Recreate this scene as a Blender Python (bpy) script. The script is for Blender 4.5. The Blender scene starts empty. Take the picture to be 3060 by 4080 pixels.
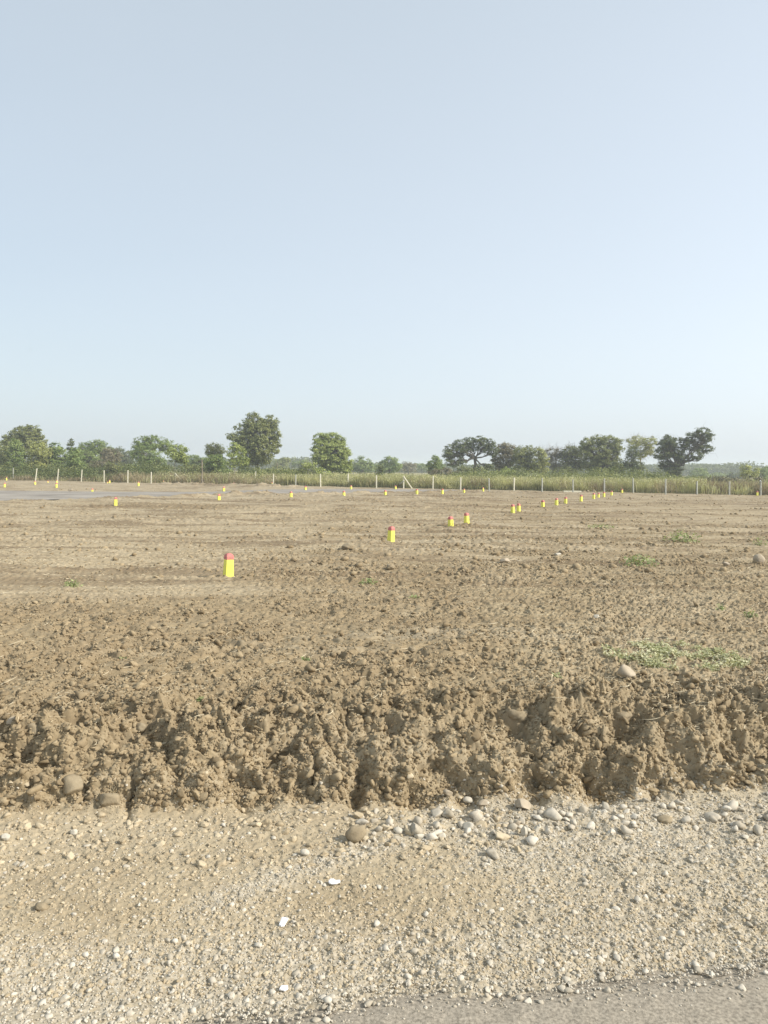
import bpy, math, random
import numpy as np
from mathutils import Matrix, Vector
random.seed(7)
RNG = np.random.default_rng(11)
F4 = np.float32
C = bpy.context.scene.collection

# ------------------------------------------------------------------ camera model
H = 2.1                                  # eye height over the field
ROAD = -0.50                             # level of the roadside below the field
FPX = 3060.0
PITCH, ROLL = math.radians(3.25), math.radians(0.674)
RM = Matrix.Rotation(math.pi/2 - PITCH, 3, 'X') @ Matrix.Rotation(ROLL, 3, 'Z')
def ray(sx, sy):
    return RM @ Vector(((sx-1530)/FPX, (2040-sy)/FPX, -1))
def on_ground(sx, sy, z=0.0):
    d = ray(sx, sy); t = (z-H)/d.z
    return Vector((d.x*t, d.y*t, z))
def at_depth(sx, sy, y):
    d = ray(sx, sy); t = y/d.y
    return Vector((d.x*t, y, H+d.z*t))

cam_d = bpy.data.cameras.new('camera'); cam = bpy.data.objects.new('camera', cam_d); C.objects.link(cam)
cam.matrix_world = Matrix.Translation((0, 0, H)) @ RM.to_4x4()
cam_d.sensor_fit = 'HORIZONTAL'; cam_d.sensor_width = 36; cam_d.lens = 36
cam_d.clip_start = 0.05; cam_d.clip_end = 6000
bpy.context.scene.camera = cam

# ------------------------------------------------------------------ numpy noise
def _h(ix, iy, seed):
    h = (ix.astype(np.int64)*374761393 + iy.astype(np.int64)*668265263 + seed*2246822519) & 0xffffffff
    h = h.astype(np.uint32)
    h ^= h >> np.uint32(15); h *= np.uint32(2246822519); h ^= h >> np.uint32(13)
    h *= np.uint32(3266489917); h ^= h >> np.uint32(16)
    return h
_A = np.arange(16)*2*np.pi/16
_GX, _GY = np.cos(_A).astype(F4), np.sin(_A).astype(F4)
def pn(x, y, seed=0):
    x0 = np.floor(x); y0 = np.floor(y)
    fx = (x-x0).astype(F4); fy = (y-y0).astype(F4)
    ux = fx*fx*fx*(fx*(fx*6-15)+10); uy = fy*fy*fy*(fy*(fy*6-15)+10)
    def g(dx, dy):
        h = _h(x0+dx, y0+dy, seed) & np.uint32(15)
        return _GX[h]*(fx-dx) + _GY[h]*(fy-dy)
    a = g(0, 0); b = g(1, 0); c = g(0, 1); d = g(1, 1)
    a = a+(b-a)*ux; c = c+(d-c)*ux
    return (a+(c-a)*uy)*1.5
def fbm(x, y, seed=0, octs=4):
    r = 0; a = 1.0; s = 0
    for i in range(octs):
        r = r+a*pn(x*2.03**i, y*2.03**i, seed+i*17); s += a; a *= .5
    return r/s*1.3
def bumps(x, y, cell, seed, prob=0.8, sharp=0.5):
    x = x/cell; y = y/cell
    x0 = np.floor(x); y0 = np.floor(y)
    best = np.zeros(x.shape, F4)
    for dx in (-1, 0, 1):
        for dy in (-1, 0, 1):
            h = _h(x0+dx, y0+dy, seed)
            r1 = (h & np.uint32(1023)).astype(F4)/1023
            r2 = ((h >> np.uint32(10)) & np.uint32(1023)).astype(F4)/1023
            r3 = ((h >> np.uint32(20)) & np.uint32(1023)).astype(F4)/1023
            ex = (x-x0-dx-.1-.8*r1).astype(F4); ey = (y-y0-dy-.1-.8*r2).astype(F4)
            rad = .25+.45*((r1*7.13+r2*3.7+r3) % 1)
            q = 1-(ex*ex+ey*ey)/(rad*rad)
            v = np.where(r3 < prob, np.maximum(q, 0)**sharp*rad, 0)
            np.maximum(best, v, out=best)
    return best*cell
def plates(x, y, cell, seed, tilt=1.0):
    """broken angular chunks: every cell has its own level and slope"""
    x = x/cell; y = y/cell; x0 = np.floor(x); y0 = np.floor(y)
    best = np.full(x.shape, 9., F4); val = np.zeros(x.shape, F4); sec = np.full(x.shape, 9., F4)
    for dx in (-1, 0, 1):
        for dy in (-1, 0, 1):
            h = _h(x0+dx, y0+dy, seed)
            r1 = (h & np.uint32(1023)).astype(F4)/1023
            r2 = ((h >> np.uint32(10)) & np.uint32(1023)).astype(F4)/1023
            r3 = ((h >> np.uint32(20)) & np.uint32(1023)).astype(F4)/1023
            ex = (x-x0-dx-.05-.9*r1).astype(F4); ey = (y-y0-dy-.05-.9*r2).astype(F4)
            d = np.sqrt(ex*ex+ey*ey); a = r3*37.7
            v = (r3*3.3 % 1)*.75-.2+tilt*(ex*np.cos(a)+ey*np.sin(a))
            k = d < best
            sec = np.where(k, best, np.minimum(sec, d)); val = np.where(k, v, val); best = np.where(k, d, best)
    return val*np.clip((sec-best)*5, 0, 1)*cell
def billow(x, y, cell, seed, octs=4, gain=.5):
    r = 0; a = 1.0
    for i in range(octs):
        f = 2.07**i/cell
        r = r+a*np.abs(pn(x*f+i*3.1, y*f+i*1.7, seed+i*13)); a *= gain
    return (r-.45)*cell
def ss(a, b, x):
    t = np.clip((x-a)/(b-a), 0, 1); return t*t*(3-2*t)

# ------------------------------------------------------------------ terrain
_py = np.array([0.4, 5.45, 5.68, 5.80, 5.90, 6.02, 6.22, 6.50, 6.90, 7.5, 2500.])
_pz = np.array([ROAD, ROAD, -.48, -.43, -.35, -.26, -.15, -.05, .02, 0.02, 0.])
_yy = np.concatenate([np.arange(.4, 9, .005), np.array([9.5, 2500.])])
_zz = np.interp(_yy, _py, _pz)
_k = np.exp(-np.linspace(-2, 2, 25)**2); _k /= _k.sum()
_zs = np.convolve(np.pad(_zz, 12, 'edge'), _k, 'valid'); _zs[-2:] = 0
_ql = np.concatenate([[0], np.cumsum(np.hypot(np.diff(_yy), np.diff(_zs)))])
_ty = np.gradient(_yy, _ql); _tz = np.gradient(_zs, _ql)
def y_to_q(y): return np.interp(y, _yy, _ql)

# hollows in the broken edge: centre and half size as seen in the photograph (in 1659 px units)
HOLES = []
for (hx, hy, ha, hb_, hd) in [(1105,1562,40,28,.15),(1345,1558,34,30,.16),(768,1690,30,48,.16),(556,1700,30,42,.15),(880,1712,75,22,.13),(1010,1705,40,28,.13),(1150,1672,36,56,.15),
                              (1288,1685,48,48,.17),(600,1610,24,20,.12),(745,1548,17,17,.12),(930,1585,26,22,.13),(332,1592,28,22,.13),(70,1592,26,26,.13),(55,1645,90,13,.12),(285,1710,14,34,.11),
                              (480,1650,36,26,.11),(650,1690,26,30,.11),(1490,1640,36,42,.13),(1590,1590,26,30,.12),(1420,1700,30,22,.10),(190,1690,20,30,.10),(400,1560,16,16,.09)]:
    d_ = ray(hx*1.8445, hy*1.8445); t_ = np.arange(5, 12, .005); Y_ = d_.y*t_-.1*d_.x*t_; Z_ = H+d_.z*t_
    i_ = int(np.argmax(Z_ < np.interp(Y_, _yy, _zs)+.03))
    HOLES.append((d_.x*t_[i_], float(np.interp(Y_[i_], _yy, _ql)), ha*t_[i_]*d_.y/1659, hb_*t_[i_]*d_.y/1659/.72, hd))
RN = np.array([(-60, 30), (-45, 33), (-21.4, 43.2), (-16.3, 49.5), (-11.1, 56.5), (-5, 61), (.4, 66.6), (5.4, 70.6), (7, 74)])
RF = np.array([(-75, 50), (-45, 56), (-29.7, 59.8), (-22, 60), (-14.5, 62), (-10.5, 71), (-5, 75.5), (.5, 76.5), (7, 75)])
def fence_y(x): return 82.8-.337*x
def masks(x, y):
    n1 = fbm(x*.25, y*.25, 3, 3); n2 = fbm(x*.7, y*.7, 9, 3)
    nb = fbm(x*.10, y*.55, 21, 3)                 # long streaky patches lying across the view
    xl = x+.8*n1
    # graded, smoother earth on the left
    sm = ss(11.0, 12.6, y+1.0*n1+.10*xl)*(1-ss(-3.6, -1.0, xl+.0*y))
    sm = np.maximum(sm, ss(16.5, 19, y+2*n1)*ss(-.05, .35, nb+.28*(1-ss(0, 8, x))))
    sm = np.maximum(sm, .75*ss(19, 24, y)*ss(-.15, .25, nb))
    right = ss(.7, 2.0, x+.5*n2-.05*(y-7))*(1-ss(13, 18, y))       # right side: finer earth with straw
    return n1, n2, nb, sm, right
def inroad(x, y):
    n = np.interp(x, RN[:, 0], RN[:, 1]); f = np.interp(x, RF[:, 0], RF[:, 1])
    return ss(-.9, .2, y-n)*ss(-.9, .2, f-y)*(1-ss(5.5, 7, x))
def asphalt_edge(x): return 3.56-.14*np.maximum(0, -x-.2)+.04*x+.02*x*x*(x>0)+.03*np.sin(x*2.3+1)+.02*np.sin(x*6.1)+.035*fbm(x*5, x*0+.3, 44, 3)

def gravel_mask(x, y, n1, n2):
    n = .35*n1+.25*n2
    foot = ss(.1, .7, x+n)*ss(4.55, 4.85, y+.3*n)                          # pale stones below the bank, right half
    trail = np.exp(-((y-(5.25+.62*(x-.15)))/.16)**2)*ss(-1.3, -.9, x)*(1-ss(.5, .9, x))
    near = ss(4.45, 3.95, y+.4*n)*.8
    mid = ss(.3, 1.1, x+n)*.6
    brown = np.exp(-((x-.05)/.45)**2-((y-4.55)/.25)**2)
    return np.clip(np.maximum(np.maximum(foot, trail), np.maximum(near, mid))*(1-brown)+.1, 0, 1)
def terrain(x, q):
    x = np.asarray(x, np.float64); q = np.asarray(q, np.float64)
    yb = np.interp(q, _ql, _yy); zb = np.interp(q, _ql, _zs)
    ty = np.interp(q, _ql, _ty); tz = np.interp(q, _ql, _tz)
    ny, nz = -tz, ty
    n1, n2, nb, sm, right = masks(x, yb)
    wx = x+.035*fbm(x*7, q*7, 31, 2)+.006*pn(x*31, q*31, 37); wq = q+.035*fbm(x*7, q*7, 33, 2)+.006*pn(x*31, q*31, 38)
    bank = ss(5.68, 5.95, yb)*(1-ss(6.5, 7.2, yb))
    field = ss(6.2, 6.7, yb)
    verge = 1-ss(5.6, 5.9, yb)
    far = ss(80, 90, yb+.337*x)
    # how cloddy the surface is
    big = field*(1-sm)*(1-.62*right)*(1-.35*ss(9.5, 13, yb))*(1-.75*ss(13, 24, yb))
    big = big*(.75+.5*ss(-.3, .4, n2))
    patch = ss(36, 38, yb)*(1-ss(42, 44, yb))*ss(-17, -14, x)*(1-ss(-9, -6, x))
    big = np.maximum(big, patch*.9)
    amp = np.clip(big+bank*.9, 0, 1.3)
    wx = wx+.012*pn(x*17, q*17, 41); wq = wq+.012*pn(x*17, q*17, 43)
    b1 = bumps(wx, wq, .26, 101, .45, .8); b2 = bumps(wx+.03, wq, .13, 102, .6, .8)
    b3 = bumps(wx, wq+.05, .065, 103, .7, .7); b4 = bumps(wx, wq, .032, 104, .8, .7)
    p1 = plates(wx, wq, .24, 301, .9); p2 = plates(wx+.1, wq, .11, 302, 1.); p3 = plates(wx, wq+.1, .048, 303, 1.)
    bl = billow(x, q, .30, 105, 4, .5); bs = billow(x, q, .09, 106, 4, .6)
    D = .05*fbm(x*.22, yb*.22, 5, 2)*field*ss(6.8, 9, yb)
    f4 = 1-ss(7, 12, yb); f3 = 1-ss(16, 26, yb); b4 = b4*f4; p3 = p3*f4; b3 = b3*f3; bs = bs*f3; p2 = p2*(1-ss(26, 40, yb))
    b0 = bumps(wx, wq, .42, 100, .5, .7)*ss(5.9, 6.2, yb)*(1-ss(8.5, 11, yb)); lim = .075+.03*(1-ss(7.5, 10, yb))
    cl = .40*b0+.42*b1*ss(-.2, .4, n2+.15)+.36*b2+(.20*b3+.24*b4+.12*bs+.26*p2+.28*p3)*(1+.9*ss(8.5, 12, yb))+.12*bl+.28*p1*ss(-.1, .5, n2+.2)
    D = D+amp*(lim*np.tanh(cl/lim))
    D = D-amp*.03
    # hollows and holes between the clods near the cut bank
    hole = ss(.16, .70, fbm(x*2.1, q*2.1, 77, 4))*ss(5.9, 6.1, yb)*(1-ss(7.0, 9.5, yb))
    D = D-.075*hole*(1-.3*right)
    m_ = (yb > 5.6) & (yb < 9)
    if m_.any():
        xm, qm, acc = wx[m_]+.05*fbm(x[m_]*5, q[m_]*5, 141, 2), wq[m_]+.05*fbm(x[m_]*5, q[m_]*5, 142, 2), 0
        for (hx, hq, ha, hb_, hd) in HOLES:
            acc = np.maximum(acc, hd*np.exp(-(((xm-hx)/ha)**2+((qm-hq)/hb_)**2)**1.15))
        D = D.copy(); D[m_] -= acc*.85
    # ragged cut face with ribs and pockets
    rib = fbm(x*1.7, q*2.0, 55, 4)
    D = D+bank*(.13*rib-.09*ss(.04, .40, fbm(x*1.9+7, q*1.9, 58, 4))+.03+.30*p1)
    D = D+bank*(.04*fbm(x*9, q*9, 59, 3)+.10*bs)
    # compact earth: light scraping marks and crumbs
    soft = field*(1-np.clip(big, 0, 1))
    D = D+soft*(.45*b3*ss(-.3, .5, n2)+.55*b4+.22*bs*(.4+ss(-.2, .4, n1))+.035*fbm(x*.35, (yb+.1*x)*2.4, 71, 3)*ss(9, 13, yb)*(1+1.2*ss(14, 24, yb))+.16*p2+.008*pn(x*9, q*9, 72)+ss(12, 18, yb)*(.20*b2*ss(-.2, .4, n1+n2)+.22*b3))
    D = D+right*field*(.22*b2+.40*b3+.35*b4+.35*bs)
    fw = np.clip(1-np.abs(pn(x*.055+.4*pn(x*.2, yb*.3, 84), (yb+.07*x)*.50, 83))*3.2, 0, 1)**2*ss(11, 14, yb)*(1-ss(55, 62, yb))*(1-.8*ss(-1, 5, x-.12*yb))
    D = D+fw*(.06+.38*b2+.30*b3)*(1+.5*ss(25, 45, yb))
    ridge = ss(.0, .4, fbm(x*.09, (yb+.06*x)*.42, 81, 3))*ss(15, 20, yb)*(1.2+.4*ss(25, 50, yb))*(1-.4*ss(50, 70, yb))
    D = D+ridge*(.025+.28*b2+.10*b1)*(1-far)
    # verge: gravel and loose earth
    lv = .025*fbm(x*.9, yb*.9, 91, 3)+.30*b3*ss(-.2, .5, n2+.1)+.25*b2*ss(.1, .5, n1+n2)+.22*b4+.08*bs+.03*bl+.20*p3
    lv = lv+.04*np.exp(-((yb-5.45)/.16)**2)*(.5+n2)
    D = D+verge*lv
    ed = asphalt_edge(x)
    D = D-verge*.055*(1-ss(-.30, .22, yb-ed+.13*fbm(x*3, yb*3, 97, 3)))
    # heaps beside the access road
    rn = np.interp(x, RN[:, 0], RN[:, 1])
    hb = np.exp(-((yb-(rn-1.4))/.9)**2)*ss(-19, -14, x)*(1-ss(5, 9, x))*(.13+.24*fbm(x*.8, yb*.8, 111, 2))
    hb = hb+np.exp(-((yb-(81.5-.25*(x+18)))/1.0)**2)*ss(-26, -23, x)*(1-ss(-10, -7, x))*(.30+.2*fbm(x*.9, yb, 112, 2))
    hb = hb+np.exp(-((yb-(66+.2*x))/2.0)**2)*ss(5, 8, x)*(1-ss(14, 22, x))*(.10+.12*fbm(x*.9, yb, 113, 2))
    hb = np.maximum(hb, 0)*.9
    D = D+hb*(1+2*(b1+b2))
    ir = inroad(x, yb)
    D = D*(1-ir)-.05*ir
    D = D*(1-.8*far)
    # lay out
    w = 1-ss(8, 25, yb)
    wob = .10*fbm(x*.8, x*0+4.2, 121, 3)*np.exp(-((yb-6.2)/.9)**2)
    Y = yb+w*.1*x*ss(1.0, 4.5, yb)+wob+ny*D
    Z = zb+nz*D
    # colour controls: gravel / fresh brown soil / dusty pale / weeds beyond the fence
    gr = verge*gravel_mask(x, yb, n1, n2)
    fresh = np.clip(field*(big*.75+.8*patch+.45*ridge+.9*fw+.5*ss(.1, .5, nb)*ss(14, 20, yb))+np.clip(hb*6, 0, .9)+.35*bank, 0, 1)
    pale = np.clip(field*(sm*.65*(1-patch)+.5*right*ss(-.3, .3, n1))+verge*(.75+.4*n1), 0, 1)
    return x, Y, Z, np.stack([gr, fresh, pale, far], -1).astype(F4)

def mesh_obj(name, V, Fc, mat, parent=None, smooth=False, nvert=None, attrs=None, tint=None):
    me = bpy.data.meshes.new(name)
    V = np.ascontiguousarray(V, F4).reshape(-1, 3)
    Fc = np.ascontiguousarray(Fc, np.int32); k = Fc.shape[1]; nf = Fc.shape[0]
    me.vertices.add(len(V)); me.vertices.foreach_set('co', V.ravel())
    me.loops.add(nf*k); me.loops.foreach_set('vertex_index', Fc.ravel())
    me.polygons.add(nf); me.polygons.foreach_set('loop_start', np.arange(0, nf*k, k, dtype=np.int32))
    me.polygons.foreach_set('loop_total', np.full(nf, k, np.int32))
    if smooth: me.polygons.foreach_set('use_smooth', np.ones(nf, bool))
    if attrs is not None:
        a = me.attributes.new('zone', 'FLOAT_COLOR', 'POINT'); a.data.foreach_set('color', np.ascontiguousarray(attrs, F4).ravel())
    if tint is not None:
        a = me.attributes.new('tint', 'FLOAT', 'FACE'); a.data.foreach_set('value', np.ascontiguousarray(tint, F4))
    me.update(calc_edges=True)
    me.materials.append(mat)
    o = bpy.data.objects.new(name, me); C.objects.link(o)
    if parent: o.parent = parent
    return o
def tag(o, label=None, cat=None, group=None, kind=None):
    if label: o['label'] = label
    if cat: o['category'] = cat
    if group: o['group'] = group
    if kind: o['kind'] = kind
    return o
def empty(name, loc, label, cat, group=None):
    o = bpy.data.objects.new(name, None); C.objects.link(o); o.location = loc
    o.empty_display_size = .3
    return tag(o, label, cat, group)
def copy_tree(o, parent=None):
    c = o.copy(); C.objects.link(c); c.parent = parent
    for ch in list(o.children): copy_tree(ch, c)
    return c

# ------------------------------------------------------------------ materials
def mat(name):
    m = bpy.data.materials.new(name); m.use_nodes = True
    nt = m.node_tree; nt.nodes.clear(); out = nt.nodes.new('ShaderNodeOutputMaterial')
    return m, nt, out
def N(nt, t, **kw):
    n = nt.nodes.new(t)
    for k, v in kw.items():
        if k in n.inputs: n.inputs[k].default_value = v
        else: setattr(n, k, v)
    return n
def mixc(nt, fac, a, b, mode='MIX'):
    n = nt.nodes.new('ShaderNodeMix'); n.data_type = 'RGBA'; n.blend_type = mode
    for i, v in ((0, fac), (6, a), (7, b)):
        if hasattr(v, 'is_output'): nt.links.new(v, n.inputs[i])
        elif i == 0: n.inputs[0].default_value = v
        else: n.inputs[i].default_value = (*v, 1)
    return n.outputs[2]
def ramp(nt, src, a, b, va=0., vb=1.):
    n = nt.nodes.new('ShaderNodeMapRange'); n.clamp = True
    nt.links.new(src, n.inputs[0])
    for i, v in zip((1, 2, 3, 4), (a, b, va, vb)): n.inputs[i].default_value = v
    return n.outputs[0]
def noise(nt, vec, scale, detail=4, rough=.55, dist=0.):
    n = nt.nodes.new('ShaderNodeTexNoise'); nt.links.new(vec, n.inputs['Vector'])
    n.inputs['Scale'].default_value = scale; n.inputs['Detail'].default_value = detail
    n.inputs['Roughness'].default_value = rough; n.inputs['Distortion'].default_value = dist
    return n.outputs[0]
def math_n(nt, op, a, b):
    n = nt.nodes.new('ShaderNodeMath'); n.operation = op
    for i, v in enumerate((a, b)):
        if hasattr(v, 'is_output'): nt.links.new(v, n.inputs[i])
        else: n.inputs[i].default_value = v
    return n.outputs[0]

def ground_mat():
    m, nt, out = mat('earth')
    geo = nt.nodes.new('ShaderNodeNewGeometry').outputs['Position']
    at = nt.nodes.new('ShaderNodeAttribute'); at.attribute_name = 'zone'
    sep = nt.nodes.new('ShaderNodeSeparateColor'); nt.links.new(at.outputs['Color'], sep.inputs[0])
    gr, fresh, pale = sep.outputs[0], sep.outputs[1], sep.outputs[2]; far = at.outputs['Alpha']
    nA = noise(nt, geo, 1.3, 5, .6); nB = noise(nt, geo, 14, 4, .6); nC = noise(nt, geo, 70, 3, .6)
    col = mixc(nt, ramp(nt, nA, .35, .68), (.304, .238, .144), (.362, .293, .183))
    col = mixc(nt, math_n(nt, 'MULTIPLY', fresh, ramp(nt, nB, .25, .7, .45, 1.)), col, (.243, .185, .110))
    col = mixc(nt, math_n(nt, 'MULTIPLY', pale, ramp(nt, nA, .3, .6, .4, 1.)), col, (.442, .370, .252))
    vor = nt.nodes.new('ShaderNodeTexVoronoi'); vor.inputs['Scale'].default_value = 70; nt.links.new(geo, vor.inputs['Vector'])
    sv = nt.nodes.new('ShaderNodeSeparateColor'); nt.links.new(vor.outputs['Color'], sv.inputs[0])
    gc = mixc(nt, sv.outputs[0], (.34, .295, .215), (.56, .51, .41))
    col = mixc(nt, math_n(nt, 'MULTIPLY', gr, ramp(nt, nB, .30, .58, .25, 1.)), col, gc)
    mp = nt.nodes.new('ShaderNodeMapping'); mp.inputs['Scale'].default_value = (.13, 1, 1); mp.inputs['Rotation'].default_value = (0, 0, .05); nt.links.new(geo, mp.inputs['Vector'])
    nS = noise(nt, mp.outputs[0], .9, 6, .65)
    sy = nt.nodes.new('ShaderNodeSeparateXYZ'); nt.links.new(geo, sy.inputs[0])
    inf = ramp(nt, sy.outputs[1], 9, 14)                                   # graded passes only show out in the field
    nS2 = noise(nt, mp.outputs[0], 3.1, 5, .7)
    col = mixc(nt, math_n(nt, 'MULTIPLY', inf, ramp(nt, nS, .50, .60, 0, .70)), col, (.185, .136, .082))
    col = mixc(nt, math_n(nt, 'MULTIPLY', inf, ramp(nt, nS2, .54, .64, 0, .50)), col, (.170, .126, .076))
    col = mixc(nt, math_n(nt, 'MULTIPLY', inf, ramp(nt, nS2, .44, .34, 0, .45)), col, (.455, .385, .268))
    col = mixc(nt, ramp(nt, nS, .44, .30, 0, .50), col, (.430, .370, .262))
    nG = noise(nt, geo, 7, 6, .8)
    col = mixc(nt, ramp(nt, nG, .5, .66, 0, .40), col, (.19, .148, .095))
    # straw and chaff flecks in the compact parts
    fl = ramp(nt, noise(nt, geo, 38, 5, .75, .6), .60, .70)
    col = mixc(nt, math_n(nt, 'MULTIPLY', math_n(nt, 'MULTIPLY', fl, .85), math_n(nt, 'MAXIMUM', pale, .38)), col, (.56, .49, .35))
    col = mixc(nt, far, col, mixc(nt, nA, (.24, .22, .09), (.34, .29, .15)))
    col = mixc(nt, ramp(nt, nC, .3, .75, 0, .35), col, mixc(nt, 1., col, (.62, .60, .58), 'MULTIPLY'))
    bs = N(nt, 'ShaderNodeBsdfPrincipled', Roughness=.95); bs.inputs['Specular IOR Level'].default_value = .15
    nt.links.new(col, bs.inputs['Base Color'])
    bh = math_n(nt, 'ADD', math_n(nt, 'MULTIPLY', nC, .35), nB)
    bp = N(nt, 'ShaderNodeBump', Strength=.25, Distance=.010); nt.links.new(bh, bp.inputs['Height'])
    nt.links.new(bp.outputs[0], bs.inputs['Normal']); nt.links.new(bs.outputs[0], out.inputs[0])
    return m
def rough_mat(name, a, b, scale=8, bump=.01, rough=.9, tint=False, fine=60, obj=True, spec=.25):
    m, nt, out = mat(name)
    vec = nt.nodes.new('ShaderNodeTexCoord').outputs['Object'] if obj else nt.nodes.new('ShaderNodeNewGeometry').outputs['Position']
    f = ramp(nt, noise(nt, vec, scale, 5, .6), .3, .7)
    if tint:
        at = nt.nodes.new('ShaderNodeAttribute'); at.attribute_name = 'tint'
        f = math_n(nt, 'ADD', math_n(nt, 'MULTIPLY', f, .35), math_n(nt, 'MULTIPLY', at.outputs['Fac'], .75))
    col = mixc(nt, f, a, b)
    bs = N(nt, 'ShaderNodeBsdfPrincipled', Roughness=rough); bs.inputs['Specular IOR Level'].default_value = spec
    nt.links.new(col, bs.inputs['Base Color'])
    if bump:
        bp = N(nt, 'ShaderNodeBump', Strength=.5, Distance=bump); nt.links.new(noise(nt, vec, fine, 4, .6), bp.inputs['Height'])
        nt.links.new(bp.outputs[0], bs.inputs['Normal'])
    nt.links.new(bs.outputs[0], out.inputs[0])
    return m
def leaf_mat(name, a, b, trans=.3):
    m, nt, out = mat(name)
    at = nt.nodes.new('ShaderNodeAttribute'); at.attribute_name = 'tint'
    col = mixc(nt, at.outputs['Fac'], a, b)
    d = N(nt, 'ShaderNodeBsdfPrincipled', Roughness=.6); d.inputs['Specular IOR Level'].default_value = .3
    t = N(nt, 'ShaderNodeBsdfTranslucent')
    nt.links.new(col, d.inputs['Base Color']); nt.links.new(mixc(nt, 1., col, (1.0, 1.05, .6), 'MULTIPLY'), t.inputs['Color'])
    mx = N(nt, 'ShaderNodeMixShader'); mx.inputs[0].default_value = trans
    nt.links.new(d.outputs[0], mx.inputs[1]); nt.links.new(t.outputs[0], mx.inputs[2]); nt.links.new(mx.outputs[0], out.inputs[0])
    return m

M_EARTH = ground_mat()
M_CLOD = rough_mat('clod_soil', (.210, .158, .093), (.355, .281, .174), 6, .008, .95, True, 55, False, .1)
M_GRAV = rough_mat('gravel_stone', (.31, .265, .19), (.60, .55, .455), 20, .003, .8, True, 120, False, .2)
M_DUST = rough_mat('dusty_soil', (.33, .262, .165), (.53, .45, .315), 9, .006, .95, True, 70, False, .1)
M_STRAW = rough_mat('straw', (.40, .32, .19), (.66, .58, .41), 3, 0, .7, True)
M_ROAD = rough_mat('asphalt', (.16, .14, .108), (.44, .385, .30), 55, .006, .85, False, 160, False)
M_AROAD = rough_mat('grey_road_surface', (.225, .205, .180), (.36, .33, .285), .35, .03, 1., False, 9, False, 0.)
M_YEL = rough_mat('yellow_paint', (.80, .77, .12), (.86, .83, .17), 6, .002, .6, fine=40)
def dirty(m, h):
    nt = m.node_tree; bs = next(n for n in nt.nodes if n.type == 'BSDF_PRINCIPLED'); src = bs.inputs['Base Color'].links[0].from_socket
    tc = nt.nodes.new('ShaderNodeTexCoord'); sp = nt.nodes.new('ShaderNodeSeparateXYZ'); nt.links.new(tc.outputs['Object'], sp.inputs[0])
    oi = nt.nodes.new('ShaderNodeObjectInfo'); va = nt.nodes.new('ShaderNodeVectorMath'); va.operation = 'ADD'
    nt.links.new(tc.outputs['Object'], va.inputs[0]); nt.links.new(oi.outputs['Location'], va.inputs[1])
    n1 = noise(nt, va.outputs[0], 16, 5, .7)
    f = ramp(nt, math_n(nt, 'ADD', math_n(nt, 'MULTIPLY', sp.outputs[2], -1.6/h), n1), .25, .62, 0, .8)
    f = math_n(nt, 'MAXIMUM', f, ramp(nt, noise(nt, va.outputs[0], 34, 5, .75), .60, .70, 0, .35))
    nt.links.new(mixc(nt, f, src, (.36, .29, .18)), bs.inputs['Base Color'])
dirty(M_YEL, .42)
M_RED = rough_mat('red_paint', (.52, .15, .14), (.64, .24, .22), 9, .002, .7, fine=40)
dirty(M_RED, 3.)
M_BLK = rough_mat('black_paint', (.04, .04, .03), (.08, .08, .05), 9, 0, .7)
M_CONC = rough_mat('pale_concrete', (.50, .48, .37), (.66, .63, .50), 3, .003, .85)
M_CONCG = rough_mat('grey_concrete', (.30, .31, .27), (.42, .42, .36), 3, .003, .85)
M_WOOD = rough_mat('weathered_wood', (.16, .13, .10), (.32, .28, .22), 4, .006, .9)
M_BARK = rough_mat('bark', (.060, .052, .040), (.13, .115, .09), 3, .01, .9)
M_BARKP = rough_mat('pale_bark', (.22, .20, .15), (.34, .31, .25), 3, .01, .9)
M_STONE = rough_mat('beige_stone', (.33, .275, .195), (.47, .40, .30), 7, .006, .85, fine=35)
M_STONEW = rough_mat('pale_stone', (.42, .38, .30), (.57, .53, .44), 9, .004, .8, fine=45)
M_STONEB = rough_mat('brown_clod', (.22, .175, .11), (.36, .295, .195), 9, .012, .95, fine=25)
M_WHITE = rough_mat('white_plaster', (.80, .80, .80), (.88, .88, .88), 9, .002, .6, fine=45)
M_HEAP = rough_mat('dark_red_earth', (.085, .060, .045), (.19, .13, .095), 2, .03, .95, fine=6)
LEAF = {
 'olive': leaf_mat('leaf_olive', (0.123, 0.150, 0.051), (0.377, 0.388, 0.152)),
 'green': leaf_mat('leaf_green', (0.104, 0.163, 0.047), (0.351, 0.413, 0.141)),
 'bright': leaf_mat('leaf_bright', (0.169, 0.225, 0.056), (0.481, 0.525, 0.169)),
 'yellow': leaf_mat('leaf_yellowgreen', (0.221, 0.244, 0.073), (0.520, 0.525, 0.191)),
 'dark': leaf_mat('leaf_dark', (0.065, 0.090, 0.038), (0.208, 0.231, 0.096)),
 'brown': leaf_mat('leaf_brown', (.150, .135, .080), (.330, .290, .190)),
 'dry': leaf_mat('dry_stems', (.23, .18, .11), (.42, .35, .225), .3),
 'grass': leaf_mat('weed_grass', (.31, .31, .150), (.60, .57, .330), .4),
 'weed': leaf_mat('weed_green', (.19, .25, .09), (.44, .48, .23), .3),
 'pale': leaf_mat('leaf_pale', (.20, .22, .14), (.42, .43, .32), .2),
 'straw': leaf_mat('straw_tuft', (.45, .38, .24), (.72, .64, .46), .25),
}

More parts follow.
